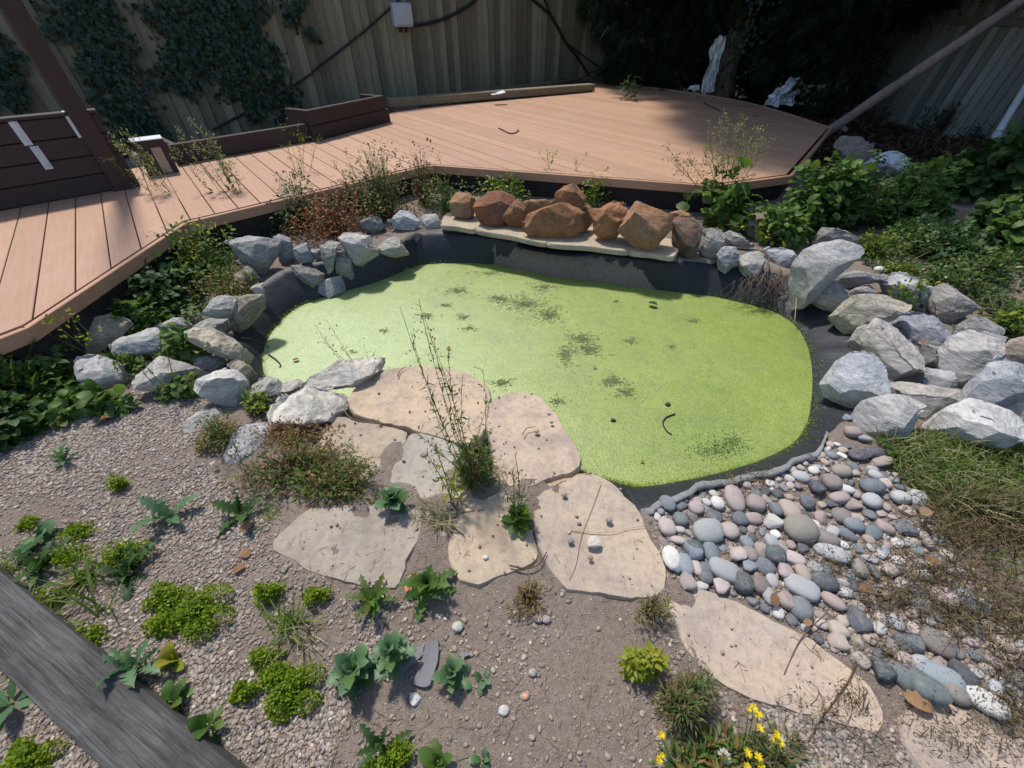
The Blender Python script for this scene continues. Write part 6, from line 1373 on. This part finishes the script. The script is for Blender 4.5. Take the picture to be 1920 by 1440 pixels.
        o = mk('pebble', V, bf, M['cobble'], None, True); p = g(px, py, zt); o.location = p.tolist(); o.color = (*col, 1); tag(o, lab, 'pebble')
build_gravel()
# ------------------------------------------------------------------ small things
def build_small():
    rock('chalk_lump', 'white pitted chalk lump lying on the largest flagstone', 'stone', [(1101, 1018), (1104, 1008), (1114, 1006), (1125, 1012), (1124, 1024), (1112, 1030), (1103, 1026)], .03, (.62, .6, .55), seed=501, rough=1.2, sink=.002)
    rock('white_stone', 'white triangular stone in the gravel below the slate shard', 'stone', [(770, 1300), (782, 1299), (793, 1311), (775, 1325), (770, 1315)], .0, (.65, .64, .61), seed=502, rough=.5, sink=.004)
    slab('slate_shard', 'flat grey slate shard with a bent top in the gravel', 'slate', [(798, 1204), (822, 1200), (821, 1240), (806, 1285), (790, 1290), (772, 1281), (790, 1245)], .014, .012, (.2, .2, .2), None, 510, .002, .004, 'slate')
    slab('slate_shard', 'black slate shard under the tall blue green weed', 'slate', [(740, 1255), (765, 1222), (790, 1210), (795, 1225), (770, 1250), (750, 1270), (738, 1268)], .01, .012, (.06, .06, .06), None, 511, .002, .004, 'slate')
    slab('slate_shard', 'small dark slate piece right of the compact blue green weed', 'slate', [(858, 1226), (876, 1222), (880, 1228), (866, 1232)], .012, .01, (.1, .1, .1), None, 512, .002, .003, 'slate')
    slab('terracotta_shard', 'orange terracotta shard beside the pale green rosette', 'shard', [(757, 1102), (766, 1080), (779, 1072), (788, 1085), (786, 1104), (774, 1117), (762, 1112)], .02, .015, (.45, .2, .1), None, 513, .002, .003, 'terracotta')
    def stick(name, label, cat, pts, r, mat, zs):
        P = np.array([g(a, b, z) for (a, b), z in zip(pts, zs)]); c = P.mean(0); n = len(P); out = []
        for i in range(n-1):
            for t in np.arange(5)/5:
                p0, p1, p2, p3 = P[max(i-1, 0)], P[i], P[i+1], P[min(i+2, n-1)]
                out.append(.5*((2*p1)+(-p0+p2)*t+(2*p0-5*p1+4*p2-p3)*t*t+(-p0+3*p1-3*p2+p3)*t**3))
        out.append(P[-1]); out = np.array(out)-c; o = mk(name, *tubes(out, np.linspace(r, r*.6, len(out))[None], 5), M[mat]); o.location = c.tolist(); tag(o, label, cat); return o
    stick('straw_stalk', 'long straw stalk lying down the largest flagstone', 'straw', [(1126, 906), (1110, 950), (1090, 1000), (1079, 1056), (1066, 1085)], .0016, 'straw', [.026]*5)
    stick('straw_stalk', 'straw stalk lying across the largest flagstone to the cobbles', 'straw', [(1065, 993), (1110, 997), (1148, 998), (1180, 990), (1218, 985)], .0016, 'straw', [.025, .026, .026, .026, .03])
    stick('straw_stalk', 'straw stalk in the joint left of the rounded tan flagstone', 'straw', [(897, 905), (880, 935), (862, 960), (835, 978)], .0015, 'straw', [.03, .028, .025, .012])
    stick('twig', 'forked brown twig on the long pinkish flagstone', 'twig', [(1605, 1240), (1594, 1272), (1568, 1310), (1543, 1344), (1515, 1390)], .0026, 'twig', [.025, .02, .018, .017, .01])
    stick('twig', 'dark twig lying from the cobbles onto the long pinkish flagstone', 'twig', [(1550, 1150), (1515, 1182), (1495, 1210), (1470, 1265)], .002, 'twig', [.05, .03, .018, .018])
    stick('twig', 'curved dark twig on the rounded tan flagstone', 'twig', [(955, 1060), (985, 1066), (1010, 1058), (1025, 1035)], .003, 'twig', [.028, .026, .03, .03])
    stick('twig', 'small bent twig on the tan flagstone behind the tall weed', 'twig', [(745, 706), (750, 695), (760, 688)], .003, 'twig', [.032]*3)
    stick('twig', 'wiry twig on the rounded right flagstone', 'twig', [(980, 815), (988, 803), (1005, 800)], .002, 'twig', [.035]*3)
    stick('twig', 'thin twig bent over the left liner towards the water', 'twig', [(452, 634), (480, 638), (505, 652)], .004, 'cable', [.01, -.02, ZW+.01])
    stick('twig', 'black twig floating near the left end of the pond', 'twig', [(504, 665), (518, 675), (526, 684), (524, 688)], .005, 'cable', [ZW+.004]*4)
    stick('twig', 'curved black twig floating in the front part of the pond', 'twig', [(1266, 776), (1250, 782), (1243, 793), (1250, 808), (1260, 815)], .004, 'cable', [ZW+.004]*5)
    stick('twig', 'v shaped twig lying on the sunny part of the deck', 'twig', [(935, 240), (958, 250), (972, 245), (970, 243)], .008, 'twig', [ZD+.008]*4)
    stick('twig', 'crooked dead branch lying on the shaded far deck', 'twig', [(1320, 193), (1335, 200), (1350, 208)], .012, 'twig', [ZD+.012]*3)
    stick('twig', 'thin dry stem drooping from the longest rock to the water', 'twig', [(1492, 478), (1494, 540), (1490, 604)], .003, 'straw', [.12, .06, -.05])
    stick('twig', 'dry root stretched across the stones at the back right', 'twig', [(1335, 470), (1380, 465), (1440, 478), (1425, 535)], .006, 'bark', [.12, .13, .12, .05])
    stick('twig', 'reddish curved stem beside the tan flagstone with bird lime', 'twig', [(645, 770), (660, 785), (690, 792), (735, 795)], .003, 'stem_r', [.03, .02, .02, .02])
    # roots hanging below the stones at the back right
    p = g(1440, 545, .0); root = empty('root_clump', 'tangle of dead roots hanging below stones at the back right liner', 'roots', p); n = 90
    b = np.stack([rng.normal(0, .09, n), rng.normal(.06, .03, n), rng.uniform(.02, .1, n)], -1); e = b+np.stack([rng.normal(0, .07, n), rng.uniform(-.12, .0, n), rng.uniform(-.14, -.04, n)], -1); c = (b+e)/2+rng.normal(0, .04, (n, 3))
    mk('root', *tubes(bezier(b, c, e, 7), np.linspace(.003, .001, 7)[None].repeat(n, 0), 3), M['bark'], root)
    # dead leaves
    def dleaf(label, px, py, z, size, rot, mat='deadleaf', el=.15):
        p = g(px, py, z); a = math.radians(rot); A = np.array([[math.cos(a), math.sin(a), el]]); o = mk('dead_leaf', *inst(BROAD, np.zeros((1, 3)), A, np.array([[.2*math.sin(a), .1, 1.]]), np.array([size*.68]), np.array([1.])), M[mat]); o.location = (p+[0, 0, .008]).tolist(); tag(o, label, 'dead leaf')
    for d in (('pointed brown dead leaf under the left parsley', 200, 1078, .0, .085, 60), ('tan dead leaf at the sleeper edge under the parsley', 118, 1100, .01, .07, 20), ('curled pale brown dead leaf by the jagged dark rosette', 455, 1000, .01, .07, 70), ('yellow brown dead leaf left of the dusty grey flagstone', 470, 1045, .0, .06, 160), ('yellow dead leaf above the largest parsley', 440, 1075, .0, .05, 40),
              ('upright yellow dead leaf beside the sleeper', 305, 1235, .0, .06, 70), ('orange dead leaf on the green water at the left end', 550, 678, ZW, .05, 20), ('yellow leaf floating in the middle of the pond', 1112, 692, ZW, .03, 30), ('brown leaf on the right rock pile', 1725, 645, .12, .07, 10), ('rusty dead leaf between the right rocks', 1805, 762, .08, .09, 150), ('orange dead leaf over the cobbles', 1635, 1110, .04, .06, 170),
              ('brown curled leaf in the grass right of the cobbles', 1725, 968, .06, .07, 30), ('tan leaf at the right edge of the cobbles', 1735, 1055, .05, .06, 0), ('yellow dead leaf under the slate blue cobbles', 1690, 1305, .02, .09, -30), ('orange leaf beside the long pinkish flagstone', 1505, 1172, .03, .04, 20), ('pale leaf between cobbles and long flagstone', 1448, 1138, .03, .06, 60), ('brown leaf on the far deck near its right end', 1412, 219, ZD, .12, 30), ('tan dead leaf in dark soil left of the gravel', 190, 788, .02, .07, 20), ('small orange leaf floating by the rounded right flagstone', 1200, 867, ZW, .025, 0)): dleaf(*d)
    dleaf('green leaf floating beside the dark stones at the waterline', 573, 556, ZW+.01, .07, 110, 'green'); dleaf('dark folded leaf floating in the back part of the pond', 1215, 570, ZW+.01, .09, -30, 'dkgreen')
    # algae mats on the water
    Ps = []
    for px, py, rx, ry, n in ((985, 570, 40, 16, 420), (1030, 590, 30, 18, 300), (940, 560, 40, 10, 200), (860, 545, 28, 10, 150), (1020, 538, 30, 7, 120), (800, 592, 20, 7, 80), (835, 572, 12, 5, 50), (1090, 635, 28, 14, 230), (1105, 655, 28, 14, 230), (1060, 665, 16, 22, 220), (1150, 715, 34, 12, 160), (1175, 735, 22, 12, 120), (940, 718, 20, 8, 110), (1300, 602, 14, 6, 50), (1180, 640, 16, 5, 50), (880, 615, 12, 6, 45), (870, 595, 16, 7, 60), (915, 512, 40, 6, 90), (1045, 752, 16, 8, 60), (720, 620, 10, 5, 30), (1155, 565, 9, 5, 30), (1260, 650, 9, 4, 24), (660, 660, 8, 4, 20)):
        for _ in range(int(n*1.15)):
            a = rng.uniform(0, 6.28); r = abs(rng.normal(0, .62))*(1+.35*math.sin(3*a+px)); Ps.append(g(px+math.cos(a)*r*rx, py+math.sin(a)*r*ry, ZW+.001))
    P = np.array(Ps); m = len(P); L = .022*rng.uniform(.4, 1.2, m); a = rnd(m, 0, 6.28); e = P+np.stack([np.cos(a)*L, np.sin(a)*L, rng.uniform(-.002, .004, m)], -1); c = (P+e)/2+np.stack([rng.normal(0, .008, m), rng.normal(0, .008, m), rng.uniform(.0004, .002, m)], -1)
    tag(mk('algae', *tubes(bezier(P, c, e, 4), np.full((m, 4), .001), 3), M['algae']), 'pale stringy algae mats floating on the duckweed', 'algae', kind='stuff')
    # open water showing through a torn patch of duckweed
    n = 700; u_ = np.concatenate([rng.normal(1350, 28, n//2), rng.normal(1375, 10, n//4), rng.normal(1335, 22, n//4)]); v_ = np.concatenate([rng.normal(838, 11, n//2), rng.normal(828, 9, n//4), rng.normal(848, 7, n//4)])
    P = np.array([g(a, b, ZW+.0015) for a, b in zip(u_, v_)]); n = len(P)
    tag(mk('dark_flecks', *inst(DIAM, P, rng.normal(0, 1, (n, 3))*[1, 1, .02], np.repeat([[0, 0, 1.]], n, 0), rng.uniform(.003, .009, n)), M['darkwater']), 'dark open water flecks in the duckweed near the folded liner', 'water gap', kind='stuff')
    # duckweed washed onto the liner and the bare patch at the right end
    n = 5200; x = []; 
    idx = rng.integers(0, len(WE), n); f = rng.exponential(.07, n); sel = np.where((idx > 60)&(idx < 190), 1., .25); f = np.where((idx > 140)&(idx < 168), f*2.6, f*sel+.0)
    f = np.clip(f, 0, .85); p = WE[idx]+(RM[idx]-WE[idx])*f[:, None]; z = ZW+(RM[idx][:, 2]-ZW)*f**.75; p = p+rng.normal(0, .008, p.shape); p[:, 2] = z+.006
    tag(mk('duckweed_specks', *inst(DIAM, p, rng.normal(0, 1, (n, 3))*[1, 1, .3], np.repeat([[0, 0, 1.]], n, 0)+rng.normal(0, .3, (n, 3)), rng.uniform(.004, .009, n)), M['parsley']), 'duckweed specks stranded on the liner round the pond', 'duckweed', kind='stuff')
    # litter of bits on the deck
    n = 260; u_ = rng.uniform(560, 1480, n); v_ = rng.uniform(175, 340, n); P = np.array([g(a, b, ZD+.003) for a, b in zip(u_, v_)]); ok = inpoly(P[:, 0], P[:, 1], np.concatenate([FRW, BKW[::-1]])[:, :2]); P = P[ok]; n = len(P)
    tag(mk('deck_litter', *inst(LANCE, P, rng.normal(0, 1, (n, 3))*[1, 1, .1], np.repeat([[0, 0, 1.]], n, 0), rng.uniform(.01, .035, n)), M['deadleaf']), 'crumbs of dead leaves scattered on the deck', 'leaf litter', kind='stuff')
    # bits of straw and twigs over the bare soil
    n = 700; u_ = rng.uniform(100, 1700, n); v_ = rng.uniform(860, 1440, n); P = np.array([g(a, b, .006) for a, b in zip(u_, v_)]); ok = ~inpoly(P[:, 0], P[:, 1], RM2); P = P[ok]; n = len(P); P[:, 2] = hz(P[:, 0], P[:, 1])+.006
    a = rnd(n, 0, 6.28); L = rng.uniform(.012, .05, n); e = P+np.stack([np.cos(a)*L, np.sin(a)*L, rng.uniform(-.002, .006, n)], -1); c = (P+e)/2+rng.normal(0, .004, (n, 3))
    tag(mk('straw_litter', *tubes(bezier(P, c, e, 4), np.full((n, 4), .0007), 3), M['stem_d']), 'bits of straw and thin twigs on the bare soil', 'straw litter', kind='stuff')
build_small()
